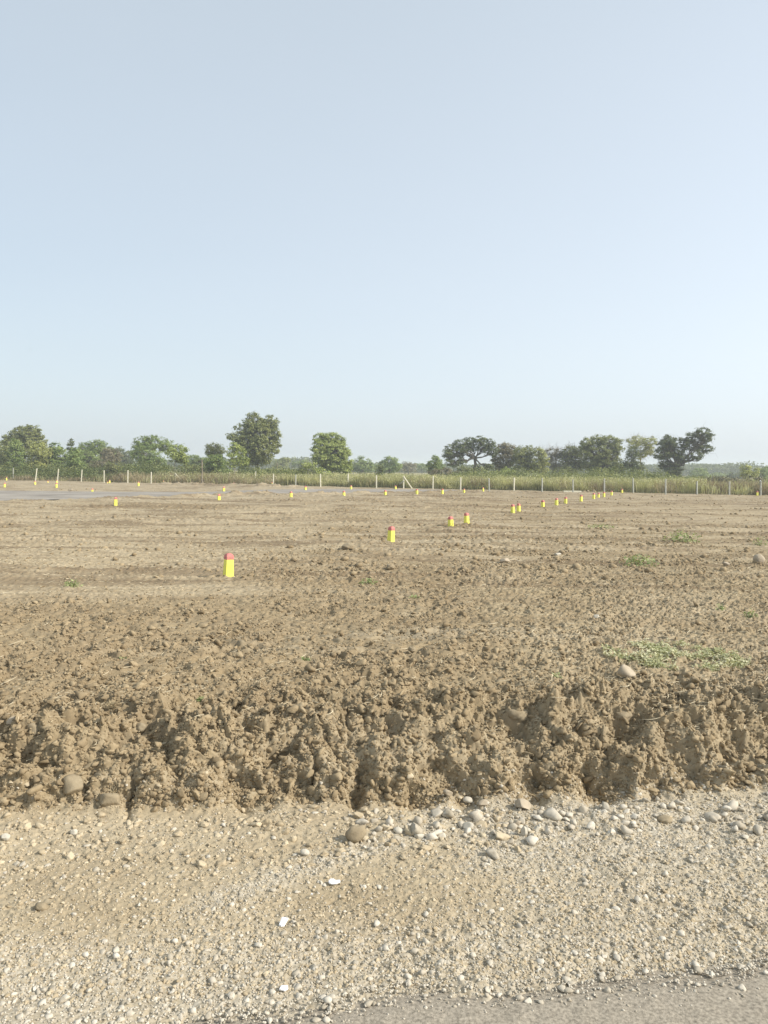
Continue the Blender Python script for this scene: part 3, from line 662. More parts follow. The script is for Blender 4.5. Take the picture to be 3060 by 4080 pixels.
# helper: regions of the photograph the lobes were read from
def R1(*L): return [(x*.4822, 1600+y*.4822, a*.4822, b*.4822) for x, y, a, b in L]
def R2(*L): return [(750+x*.4822, 1600+y*.4822, a*.4822, b*.4822) for x, y, a, b in L]
def R3(*L): return [(1500+x*.4822, 1600+y*.4822, a*.4822, b*.4822) for x, y, a, b in L]
def R4(*L): return [(2260+x*.4822, 1600+y*.4822, a*.4822, b*.4822) for x, y, a, b in L]
b1 = lambda x: x*.4822
b2 = lambda x: 750+x*.4822
b3 = lambda x: 1500+x*.4822
b4 = lambda x: 2260+x*.4822
TREES = [
 # name, label, cat, base, lobes, depth, kwargs
 ('tree', 'broad feathery dark green tree, highest at the far left', 'tree', b1(200), R1((200,270,100,80),(130,300,90,85),(280,290,85,95),(60,340,60,60),(200,380,150,80),(330,330,60,60)), 128, dict(leaf='olive', seed=1, trunk_r=.2, squash=.7)),
 ('bush', 'grey green bush at the left edge of the photo behind the fence', 'bush', b1(20), R1((10,430,80,70),(40,520,90,90),(-40,500,90,90),(20,600,80,60)), 112, dict(leaf='olive', seed=2, trunk=False, trunk_r=.07)),
 ('bush', 'light green upright bush in front of the broad dark left tree', 'bush', b1(140), R1((140,360,55,50),(130,440,75,70),(160,540,80,80),(120,600,80,60)), 110, dict(leaf='green', seed=3, trunk=False, trunk_r=.07)),
 ('bush', 'yellow olive bush behind the third and fourth fence posts', 'bush', b1(330), R1((330,400,90,60),(370,430,70,70),(280,470,70,80),(340,550,110,90)), 111, dict(leaf='yellow', seed=4, trunk=False, trunk_r=.07)),
 ('bush', 'mid green bush left of the slim dark column of leaves', 'bush', b1(480), R1((470,390,60,50),(490,450,80,70),(450,540,80,90),(520,580,80,70)), 112, dict(leaf='green', seed=5, trunk=False, trunk_r=.07)),
 ('bush', 'leafy bush with large pale lit leaves by the fourth fence post', 'bush', b1(630), R1((620,430,60,50),(650,490,65,60),(600,540,70,80),(650,570,50,60)), 104, dict(leaf='green', seed=6, trunk=False, trunk_r=.07, leafsize=.16)),
 ('slim_tree', 'slim dark column of leaves rising above the left bushes', 'tree', b1(590), R1((590,335,18,26),(585,375,26,28),(600,420,34,34),(600,480,40,50)), 118, dict(leaf='dark', seed=7, trunk_r=.08, cr=.3)),
 ('tree', 'rounded dark green far tree right of the slim column', 'tree', b1(780), R1((740,390,80,60),(820,370,80,55),(700,430,60,60),(860,430,70,70),(780,470,120,70)), 150, dict(leaf='green', seed=8, trunk_r=.15)),
 ('tree', 'brownish olive tree between the rounded and the bluish far trees', 'tree', b1(900), R1((880,430,50,60),(930,450,60,60),(860,500,70,50)), 140, dict(leaf='brown', seed=9, trunk_r=.12)),
 ('tree', 'low bluish dark tree far behind the grass left of the pale stemmed tree', 'tree', b1(1030), R1((990,430,60,50),(1060,450,60,45),(1030,480,90,40)), 195, dict(leaf='dark', seed=10, trunk_r=.15, cr=.55, leafsize=.15)),
 ('bush', 'dark twiggy bush on the fence line between the fifth and sixth posts', 'bush', b1(945), R1((940,540,60,50),(900,590,60,55),(980,590,60,60),(930,630,80,40)), 100, dict(leaf='olive', seed=11, trunk=False, trunk_r=.06, twigs=3, dens=.7)),
 ('tree', 'wide tree with pale green leaves and thin grey stems', 'tree', b1(1260), R1((1180,350,70,60),(1260,340,80,65),(1350,360,70,60),(1160,420,60,60),(1260,440,110,80),(1200,500,80,50),(1320,500,80,50)), 124, dict(leaf='green', seed=12, trunk_r=.14, bark=M_BARKP, dens=.85)),
 ('small_tree', 'small yellow green tree on a slender pale trunk by the braced post', 'tree', b1(1450), R1((1470,400,65,45),(1430,430,50,45),(1500,440,45,50),(1460,480,75,35)), 103, dict(leaf='bright', seed=13, trunk_r=.055, bark=M_BARKP, fork=.5)),
 ('tree', 'low blue green tree right of the slender pale trunk', 'tree', b1(1640), R1((1600,480,60,50),(1670,500,70,50),(1560,520,50,40),(1640,540,90,40)), 170, dict(leaf='green', seed=14, trunk_r=.13, cr=.5)),
 ('bush', 'dark bush smothering the wooden post left of the big tree', 'bush', b2(110), R2((110,560,40,45),(70,610,55,50),(140,620,50,55),(30,620,50,45)), 101, dict(leaf='olive', seed=15, trunk=False, trunk_r=.05, twigs=2)),
 ('tree', 'pale crowned small tree left of the big tree', 'tree', b2(220), R2((210,380,60,40),(170,410,50,40),(265,400,50,45),(220,440,75,40)), 122, dict(leaf='olive', seed=16, trunk_r=.1, dens=.7, bark=M_BARKP)),
 ('bush', 'dense green bush beneath the pale crowned small tree', 'bush', b2(230), R2((180,500,55,50),(250,500,70,60),(220,570,85,70),(290,580,60,70),(240,630,80,50)), 104, dict(leaf='green', seed=17, trunk=False, trunk_r=.07)),
 ('tree', 'tallest tree, great round green crown left of centre', 'tree', b2(570), R2((545,170,95,80),(670,180,75,75),(450,240,80,80),(370,300,60,45),(600,270,110,90),(720,260,45,80),(470,340,90,80),(600,380,120,90),(700,370,65,70),(520,460,90,70),(630,470,80,60),(450,510,60,50)), 118, dict(leaf='olive', seed=18, trunk_r=.26, leafsize=.13, fill=1.0, dens=.9)),
 ('small_tree', 'small light green tree with a crooked trunk before the tallest tree', 'tree', b2(375), R2((390,380,45,45),(430,420,50,50),(370,450,45,50),(440,490,55,40),(360,510,40,35)), 100, dict(leaf='bright', seed=19, trunk_r=.07, bark=M_BARKP, dens=.8)),
 ('tree', 'grey hazy far tree right of the tallest tree', 'tree', b2(790), R2((740,500,40,35),(800,490,50,35),(770,520,70,30)), 250, dict(leaf='olive', seed=20, trunk_r=.15, cr=.7, leafsize=.2)),
 ('tree', 'faint low far tree halfway between the two round trees', 'tree', b2(930), R2((900,520,45,28),(950,510,50,28),(990,530,40,25)), 260, dict(leaf='green', seed=21, trunk_r=.15, cr=.7, leafsize=.2)),
 ('small_tree', 'scraggly little tree with bare stem before the second round tree', 'tree', b2(990), R2((960,530,45,30),(1010,520,50,28),(1040,560,30,25),(940,570,35,28)), 97, dict(leaf='bright', seed=22, trunk_r=.06, bark=M_BARKP, dens=.45, twigs=2)),
 ('tree', 'compact round green tree standing alone at the centre', 'tree', b2(1190), R2((1090,300,65,50),(1180,300,75,50),(1240,330,60,60),(1110,380,85,75),(1230,410,95,85),(1290,470,70,80),(1110,460,85,65),(1200,510,110,75),(1300,550,65,50),(1140,530,70,45)), 122, dict(leaf='bright', seed=23, trunk_r=.22, leafsize=.12, fill=1.15, squash=.75)),
 ('tree', 'hazy blue green tree right of the compact round tree', 'tree', b2(1440), R2((1430,500,55,50),(1480,520,50,45),(1400,540,50,40),(1450,560,80,35)), 215, dict(leaf='green', seed=24, trunk_r=.16, cr=.6, leafsize=.17)),
 ('tree', 'low hazy tree in the dip between two blue green trees', 'tree', b2(1545), R2((1530,540,35,25),(1560,550,40,25)), 235, dict(leaf='green', seed=25, trunk_r=.12, cr=.6, leafsize=.18)),
 ('bush', 'small dark ragged bush above the grass near the photo middle', 'bush', b3(35), R3((35,550,22,25),(30,585,30,30)), 112, dict(leaf='dark', seed=26, trunk=False, trunk_r=.05)),
 ('tree', 'green blue tree with a rounded top just right of centre', 'tree', b3(110), R3((110,490,60,42),(60,520,45,40),(160,530,50,45),(110,560,90,40)), 185, dict(leaf='green', seed=27, trunk_r=.16, cr=.55, leafsize=.15)),
 ('tree', 'pale leafless looking brown tree far off left of the umbrella tree', 'tree', b3(260), R3((240,530,45,30),(285,530,45,30),(260,560,70,30)), 250, dict(leaf='brown', seed=28, trunk_r=.15, cr=.7, leafsize=.2, dens=.7)),
 ('tree', 'very pale far green tree left of the umbrella tree', 'tree', b3(375), R3((360,535,35,28),(400,540,35,28)), 300, dict(leaf='green', seed=29, trunk_r=.15, cr=.8, leafsize=.24)),
 ('tree', 'dark green tree nestling at the left foot of the umbrella tree', 'tree', b3(480), R3((480,490,48,40),(450,530,40,40),(520,530,45,45),(480,560,65,35)), 140, dict(leaf='green', seed=30, trunk_r=.12)),
 ('umbrella_tree', 'spreading dark umbrella shaped tree with sky showing through its forked limbs', 'tree', b3(822), R3((610,390,50,38),(680,350,55,40),(770,325,60,38),(860,320,60,38),(940,350,50,42),(590,450,55,45),(660,430,60,40),(720,390,60,35),(800,380,60,32),(880,385,55,38),(960,410,45,50),(620,510,60,40),(700,490,40,35),(930,540,45,32),(860,560,45,25)), 126, dict(leaf='dark', seed=31, trunk_r=.24, fill=1.0, fork=.62, cr=.36, dens=.8, squash=.7)),
 ('bush', 'russet tinged shrubs below the left limb of the umbrella tree', 'bush', b3(560), R3((500,590,60,30),(580,580,60,35),(650,600,60,28)), 118, dict(leaf='brown', seed=32, trunk=False, trunk_r=.05)),
 ('bush', 'green undergrowth seen beneath the umbrella tree gap', 'bush', b3(750), R3((720,570,50,38),(790,580,50,32),(700,610,60,22)), 135, dict(leaf='olive', seed=33, trunk=False, trunk_r=.05)),
 ('tree', 'brown tinged tree touching the right side of the umbrella tree', 'tree', b3(1060), R3((1030,380,55,45),(1090,400,60,50),(1010,470,55,60),(1080,480,80,70),(1040,560,70,55)), 130, dict(leaf='brown', seed=34, trunk_r=.16, leafsize=.12)),
 ('tree', 'broad olive tree in the middle of the right hand thicket', 'tree', b3(1220), R3((1180,420,60,50),(1250,410,60,45),(1200,490,85,65),(1270,500,70,65),(1220,570,100,50)), 128, dict(leaf='olive', seed=35, trunk_r=.16)),
 ('bush', 'light green low bush at the foot of the brown tinged tree', 'bush', b3(1060), R3((1000,600,60,30),(1080,580,60,35),(1140,610,60,28),(950,620,40,22)), 112, dict(leaf='bright', seed=36, trunk=False, trunk_r=.05, dens=.8)),
 ('tree', 'thin yellow olive tree before the bare twiggy tree', 'tree', b3(1350), R3((1340,420,50,45),(1380,480,50,60),(1320,520,50,60),(1380,570,50,50)), 127, dict(leaf='yellow', seed=37, trunk_r=.1, dens=.85, twigs=2)),
 ('bush', 'bush with whitish leaves below the broad olive tree', 'bush', b3(1220), R3((1190,600,45,28),(1250,610,50,26),(1310,615,40,24)), 111, dict(leaf='pale', seed=38, trunk=False, trunk_r=.05, dens=.5)),
 ('bare_tree', 'nearly bare twiggy grey tree with sky between its branches', 'tree', b3(1470), R3((1440,420,50,42),(1490,430,40,40),(1460,500,55,55),(1500,560,55,45)), 133, dict(leaf='brown', seed=39, trunk_r=.10, dens=.30, twigs=9, bark=M_BARKP, fill=.9)),
 ('tree', 'airy grey green tree with dark forked trunk right of the bare tree', 'tree', b4(70), R4((20,420,70,50),(80,400,60,40),(-20,470,50,50),(60,480,80,60),(120,520,50,50),(0,550,70,50)), 131, dict(leaf='olive', seed=40, trunk_r=.15, dens=.65, twigs=4)),
 ('tree', 'large full green tree, widest of the right hand group', 'tree', b4(290), R4((170,340,65,50),(260,320,70,45),(350,330,70,50),(410,370,55,60),(150,410,60,60),(260,420,110,80),(380,450,90,80),(210,510,80,75),(330,540,100,75),(260,600,90,45),(420,560,60,60)), 127, dict(leaf='olive', seed=41, trunk_r=.22, fill=1.0)),
 ('tree', 'tall thin yellow green tree with arching pale stems', 'tree', b4(600), R4((600,320,80,42),(660,340,60,50),(540,350,50,45),(680,400,50,50),(600,420,70,60)), 133, dict(leaf='yellow', seed=42, trunk_r=.13, dens=.5, twigs=3, bark=M_BARKP, squash=.7)),
 ('tree', 'dark low tree under the tall yellow green tree', 'tree', b4(560), R4((530,420,50,50),(520,500,60,60),(580,540,70,55),(540,600,70,45)), 125, dict(leaf='dark', seed=43, trunk_r=.12, dens=.8)),
 ('bush', 'whitish leaved shrub left of the dark leaning tree', 'bush', b4(665), R4((660,620,35,28),(690,640,28,22),(640,645,30,20)), 108, dict(leaf='pale', seed=44, trunk=False, trunk_r=.05, dens=.6)),
 ('leaning_tree', 'dark windswept tree with two crowns fanning up to the right', 'tree', b4(890), R4((820,320,65,45),(770,360,45,45),(860,350,55,55),(790,430,70,55),(900,420,70,60),(960,340,50,50),(1020,300,60,45),(1100,270,70,50),(1150,310,55,50),(1060,370,70,50),(1150,390,60,40),(1060,450,55,35),(960,470,50,40),(830,520,60,45),(890,560,70,60),(880,620,65,45)), 119, dict(leaf='dark', seed=45, trunk_r=.22, fill=1.0, cr=.40, twigs=1, squash=.65)),
 ('tree', 'hazy blue rounded tree behind the leaning tree', 'tree', b4(1090), R4((1060,590,50,38),(1120,590,55,38),(1090,620,90,35)), 235, dict(leaf='green', seed=46, trunk_r=.16, cr=.65, leafsize=.18)),
 ('tree', 'low hazy tree, first right of the blue rounded tree', 'tree', b4(1220), R4((1200,615,45,22),(1250,612,45,22)), 290, dict(leaf='green', seed=47, trunk_r=.16, cr=.8, leafsize=.22)),
 ('tree', 'low hazy tree midway between the blue rounded and the yellow green tree', 'tree', b4(1330), R4((1300,618,40,20),(1340,615,40,22)), 300, dict(leaf='green', seed=48, trunk_r=.16, cr=.8, leafsize=.22)),
 ('tree', 'hazy dark tree just left of the lone yellow green tree', 'tree', b4(1400), R4((1380,612,40,26),(1430,610,45,28),(1400,630,70,25)), 260, dict(leaf='dark', seed=49, trunk_r=.16, cr=.7, leafsize=.2)),
 ('small_tree', 'lone small yellow green tree near the right edge', 'tree', b4(1505), R4((1500,550,48,35),(1550,575,42,35),(1470,595,40,30),(1520,610,65,32)), 118, dict(leaf='yellow', seed=50, trunk_r=.07, dens=.7)),
 ('tree', 'bluish tree cut by the right edge of the photo', 'tree', b4(1640), R4((1620,590,45,38),(1680,580,55,45),(1640,630,70,35)), 175, dict(leaf='green', seed=51, trunk_r=.14, cr=.5)),
 ('bush', 'purplish brown dry shrubs behind the fence far right', 'bush', b4(1260), R4((1200,670,50,30),(1280,660,55,32),(1350,680,50,28),(1240,700,70,28)), 92, dict(leaf='brown', seed=52, trunk=False, trunk_r=.04, dens=.45, twigs=2, cr=.35)),
 ('bush', 'dry grey shrub between the last two fence posts', 'bush', b4(1450), R4((1430,680,50,28),(1500,690,45,25),(1560,690,40,26)), 90, dict(leaf='brown', seed=53, trunk=False, trunk_r=.04, dens=.45, twigs=2, cr=.35)),
 ('bush', 'green shrub mass left of the compact round tree foot', 'bush', b2(1080), R2((1060,580,60,35),(1130,600,60,30),(1000,600,50,28)), 104, dict(leaf='bright', seed=54, trunk=False, trunk_r=.05, dens=.7)),
 ('bush', 'olive brush behind the grass right of the slender tree', 'bush', b1(1560), R1((1540,540,50,35),(1600,560,60,35),(1660,590,60,45)), 106, dict(leaf='olive', seed=55, trunk=False, trunk_r=.05)),
 ('bush', 'dry brown brush under the rounded far tree at left', 'bush', b1(810), R1((770,530,50,35),(840,520,60,35),(890,540,50,35)), 108, dict(leaf='brown', seed=56, trunk=False, trunk_r=.05, dens=.6)),
 ('bush', 'dark brush at the foot of the leaning tree', 'bush', b4(960), R4((940,650,40,20),(1000,645,40,20)), 107, dict(leaf='olive', seed=57, trunk=False, trunk_r=.05, dens=.8)),
]
for (nm, lab, cat, base, lobes, dep, kw) in TREES:
    plant(nm, lab, cat, base, lobes, dep, group=('bushes along and behind the fence' if cat == 'bush' else 'trees beyond the fence'), **kw)

# far-off woodland: reads as one mass on the horizon
r = np.random.default_rng(77)
n = 110000
fxx = r.uniform(-330, 330, n); fyy = r.uniform(390, 470, n)
top = 5.2+2.4*fbm(fxx*.02, fxx*0+2.5, 201, 3)+1.5*fbm(fxx*.09, fyy*.05, 202, 2)
fz = np.maximum(top, 1.2)*r.uniform(0, 1, n)**.6
V, Fc = leaf_quads(np.stack([fxx, fyy, fz], -1), .75, r)
o = mesh_obj('distant_woodland', V, Fc, LEAF['dark'], tint=r.uniform(0, 1, n)); tag(o, 'far-off low belt of trees fading into the haze on the horizon', 'woodland', kind='stuff')

# ------------------------------------------------------------------ tall weeds behind the fence
def blades(x, y, z0, h, w, r, lean=.18):
    n = len(x); a = r.uniform(0, np.pi, n); lx = r.normal(size=n)*lean*h; ly = r.normal(size=n)*lean*h
    dx = np.cos(a)*w; dy = np.sin(a)*w
    V = np.zeros((n, 6, 3))
    for k, (t, ww) in enumerate(((0, 1.), (.55, .8), (1, .12))):
        for j, sg in enumerate((-1, 1)):
            V[:, 2*k+j, 0] = x+lx*t*t+sg*dx*ww; V[:, 2*k+j, 1] = y+ly*t*t+sg*dy*ww; V[:, 2*k+j, 2] = z0+h*t
    base = (np.arange(n)*6)[:, None, None]
    f = np.array([[0, 1, 3, 2], [2, 3, 5, 4]])[None]
    return V.reshape(-1, 3), (f+base).reshape(-1, 4)
def belt(name, n, cond, hmin, hmax, m, label, seed, d0=.6, d1=38, w=.028, power=1.8, lean=.18):
    r = np.random.default_rng(seed)
    x = r.uniform(-75, 62, n); d = d0+(d1-d0)*r.uniform(0, 1, n)**power; y = fence_y(x)+d
    k = r.uniform(0, 1, n) < cond(x, y, d); x, y, d = x[k], y[k], d[k]
    nz = 1.5*fbm(x*.35, y*.35, seed, 3)
    h = (hmin+(hmax-hmin)*r.uniform(0, 1, len(x)))*(1+.35*nz)*ss(-.2, 3.0, d+1.6*nz+.8)*(1-.45*(1-ss(-.40, -.33, x/y)))
    V, Fc = blades(x, y, np.full(len(x), -.03), np.maximum(h, .15), w*(.6+.8*r.uniform(0, 1, len(x))), r, lean)
    tint = np.clip(.5+.9*fbm(x*.25, y*.25, seed+3, 2)+.5*(r.uniform(0, 1, len(x))-.5), 0, 1)
    o = mesh_obj(name, V, Fc, m, tint=np.repeat(tint, 2)); return tag(o, label, 'grass', kind='stuff')
isx = lambda x, y: x/y   # horizontal bearing
belt('tall_weeds', 120000, lambda x, y, d: np.clip(ss(-.17, -.10, x/y)*(1-.8*ss(.36, .42, x/y))+.75*ss(-.31, -.26, x/y)*(1-ss(-.20, -.15, x/y))*ss(6, 14, d)+.12, 0, 1), .75, 1.2, LEAF['grass'], 'pale green and yellow tall weeds filling the land behind the fence', 301, d1=45, w=.035)
belt('dry_grass', 80000, lambda x, y, d: np.clip((1-ss(-.34, -.30, x/y))*.9+(1-ss(-.16, -.10, x/y))*.75+.8*ss(.33, .40, x/y)+.30+.2*(d < 2.5), 0, 1), .7, 1.25, LEAF['dry'], 'dry brown grass and stems along the fence, thickest at left and far right', 302, d1=16, w=.026, power=1.3, lean=.3)
# scrub between the bushes
r = np.random.default_rng(310); n = 210000
y = r.uniform(96, 122, n); x = r.uniform(-.62, .60, n)*y; bb = x/y; d = y-fence_y(x)
hh = (1.5+.9*fbm(x*.16, y*.16, 311, 3)+.5*fbm(x*.6, y*.6, 312, 2))*(1-.25*ss(-.12, .02, bb))
hh = (hh+.5*(bb < -.24)+(.5+1.5*fbm(x*.35, y*.35, 316, 2))*ss(.08, .12, bb)*(1-ss(.36, .40, bb)))*(.45+.55*ss(.5, 6, d))
z = hh*r.uniform(0, 1, n)**.55
k = (d > .8) & (r.uniform(0, 1, n) < np.clip((bb < -.1)*.95+(bb > .08)*(bb < .38)*.55+(bb >= .38)*.3+ss(.1, .5, fbm(x*.12, y*.12, 313, 2))*.4, 0, 1)*np.where(np.abs(bb+.235) < .045, .25, 1))
x, y, z, hh = x[k], y[k], z[k], hh[k]
V, Fc = leaf_quads(np.stack([x, y, z], -1), .11, r)
o = mesh_obj('scrub', V, Fc, LEAF['olive'], tint=np.clip(.3-.35*(x/y < -.27)+1.0*fbm(x*.3, y*.3, 314, 2)+.5*(r.uniform(0, 1, len(x))-.5), 0, 1))
tag(o, 'tangled low olive scrub filling the gaps between the bushes and trees', 'scrub', kind='stuff')
# leafy flecks on top of the weeds
r = np.random.default_rng(303); n = 52000
x = r.uniform(-60, 60, n); d = .8+34*r.uniform(0, 1, n)**1.6; y = fence_y(x)+d
k = (x/y > -.30) & (x/y < .42); x, y, d = x[k], y[k], d[k]
nz = fbm(x*.35, y*.35, 301, 3)
z = (.35+.95*r.uniform(0, 1, len(x))**.6)*(1+.3*nz)*ss(-.2, 3, d+1.6*nz+.8)
V, Fc = leaf_quads(np.stack([x, y, z], -1), .085, r)
o = mesh_obj('weed_leaves', V, Fc, LEAF['grass'], tint=np.clip(.55+.9*fbm(x*.25, y*.25, 304, 2)+.5*(r.uniform(0, 1, len(x))-.5), 0, 1))
tag(o, 'leafy yellow green tops of the weeds behind the fence', 'weeds', kind='stuff')

# ------------------------------------------------------------------ small weeds and tufts in the field
def ground_z(x, y):
    """height of the finished ground near a point (x, y)"""
    xx = np.array([x]); q0 = y
    for _ in range(3):
        X, Y, Z, A = terrain(xx, y_to_q(np.array([q0]))); q0 += y-Y[0]
    return float(Z[0])
def tuft(sx, sy, rad, h, leaf, label, seed, n=220, kind='weed', lvl=0., name='weed_tuft', cat='weed', group='green weeds growing in the field'):
    p = on_ground(sx, sy, lvl); z = ground_z(p.x, p.y); r = np.random.default_rng(seed)
    rt = empty(name, (p.x, p.y, z), label, cat, group)
    a = r.uniform(0, 2*np.pi, n); d = rad*r.uniform(0, 1, n)**.7
    if kind == 'weed':
        z_ = h*r.uniform(.05, 1, n)*(1-.6*(d/rad)**2)
        V, Fc = leaf_quads(np.stack([np.cos(a)*d, np.sin(a)*d, z_], -1), .018+.05*rad, r, .6, .5)
        mesh_obj('leaves', V, Fc, LEAF[leaf], rt, tint=r.uniform(0, 1, n))
        T = Tubes()
        for k in range(14):
            T.add(wiggle((0, 0, -.02), (np.cos(a[k])*d[k], np.sin(a[k])*d[k], z_[k]), r, 4, .1), np.linspace(.006, .002, 4), 3)
        T.obj('stems', LEAF['weed'], rt)
    else:
        T = Tubes()
        for k in range(n):
            el = r.uniform(.15, 1.4); L = rad*r.uniform(.6, 1.1)
            e = np.array([np.cos(a[k])*np.cos(el)*L, np.sin(a[k])*np.cos(el)*L, np.sin(el)*L*h/rad])
            T.add(wiggle((0, 0, 0), e, r, 5, .10), np.linspace(.0032, .0012, 5), 3)
        T.obj('stalks', M_STRAW, rt)
    return rt
D = 1.8445
TUFTS = [
 (155, 1268, .17, .14, 'weed', 'small bright green weed alone at the left below the graded earth', 200),
 (795, 1264, .17, .10, 'weed', 'faint green weed right of the nearest yellow marker', 130),
 (1380, 1222, .42, .30, 'weed', 'leafy yellow green weed in the right half of the field', 420),
 (1475, 1172, .55, .38, 'weed', 'green weed on the dark patch, farther and right of the leafy one', 380),
 (1640, 1178, .22, .30, 'weed', 'small green weed at the right edge above the shaded stone', 150),
 (1620, 1336, .10, .14, 'weed', 'little green sprig near the right edge above the green patch', 90),
 (1556, 1322, .09, .09, 'weed', 'tiny dull green weed left of the sprig by the right edge', 70),
 (660, 1424, .06, .07, 'weed', 'tiny green weed among the ploughed clods at the centre', 50),
 (895, 1298, .12, .07, 'weed', 'pale green sprout in the clods right of centre', 60),
 (1300, 1142, .5, .16, 'weed', 'low grey green weeds in the far right ground', 160),
 (1203, 1480, .05, .07, 'weed', 'tiny green sprig left of the big beige stone', 40),
 (430, 1512, .05, .05, 'weed', 'tiny green shoot above the bank at left', 30),
 (265, 1420, .05, .04, 'weed', 'tiny grey green shoot in the left clods', 30),
]
for i, (dx, dy, rad, h, lf, lab, n) in enumerate(TUFTS):
    tuft(dx*D, dy*D, rad, h, lf, lab, 400+i, int(n*.6))
for i, (dx, dy, rad, lab) in enumerate([(108, 1532, .085, 'ball of pale dry grass, left of the two on the bank top'), (242, 1530, .075, 'ball of pale dry grass, right of the two on the bank top'),
                                         (245, 1720, .10, 'spray of dry grass stalks hanging at the foot of the bank')]):
    tuft(dx*D, dy*D, rad, rad*.8, 'straw', lab, 440+i, 130 if i < 2 else 26, 'straw', lvl=(0. if i < 2 else -.40), name='dry_tuft', cat='dry grass', group='dry grass tufts on the bank')
# low creeping green patch on the right
r = np.random.default_rng(460); n = 15000
c = on_ground(1475*D, 1428*D); c2 = on_ground(1380*D, 1410*D)
a = r.uniform(0, 2*np.pi, n); d = r.uniform(0, 1, n)**.6
x = c.x-.08+np.cos(a)*d*.80; y = c.y+.02+np.sin(a)*d*.60
k = r.uniform(0, 1, n) < ss(-.25, .25, fbm(x*3, y*3, 461, 3)+.45*(1-d)-.17)
x, y = x[k], y[k]
X, Y, Z, A = terrain(x, y_to_q(y-.1*x*(1-ss(8, 25, y))))
V, Fc = leaf_quads(np.stack([X, Y, Z+.012+.05*r.uniform(0, 1, len(X))**1.5], -1), .014, r, .9, .7)
o = mesh_obj('creeping_weeds', V, Fc, leaf_mat('creeper', (.40, .41, .22), (.64, .61, .42), .25), tint=np.clip(.5+fbm(x*4, y*4, 462, 2), 0, 1))
tag(o, 'low creeping light green weeds spread right of the big beige stone', 'weeds', kind='stuff')

# ------------------------------------------------------------------ individual stones and clods
def hit(sx, sy):
    d = ray(sx, sy); t = np.arange(3.2, 60, .01); X = d.x*t; Y = d.y*t; Z = H+d.z*t
    k = Y < 60; X, Y, Z = X[k], Y[k], Z[k]
    a_, b_, g, c_ = terrain(X, y_to_q(Y-.1*X*(1-ss(8, 25, Y))))
    i = np.argmax(Z < g) if (Z < g).any() else len(Z)-1
    return Vector((X[i], Y[i], Z[i]))
def stone(name, sx, sy, w, hgt, lvl, m, label, seed, rough=.16, facet=1, dep=None, cat='stone', rz=0., group='single stones'):
    V, Fc = lump_variant(3, seed, rough, facet)
    V = V/np.abs(V).max(0)
    V = V*np.array([w/2, (dep or w*.8)/2, hgt/2])
    rr = np.random.default_rng(seed)
    ca, sa = math.cos(rz), math.sin(rz)
    V = np.stack([V[:, 0]*ca-V[:, 2]*sa, V[:, 1], V[:, 0]*sa+V[:, 2]*ca], -1)
    p = hit(sx, sy) if sy > 2060 else on_ground(sx, sy, lvl)
    z = p.z
    V[:, 2] += hgt*.36
    o = mesh_obj(name, V, Fc, m, smooth=True); o.location = (p.x, p.y+(dep or w*.8)*.3, z)
    return tag(o, label, cat, group)
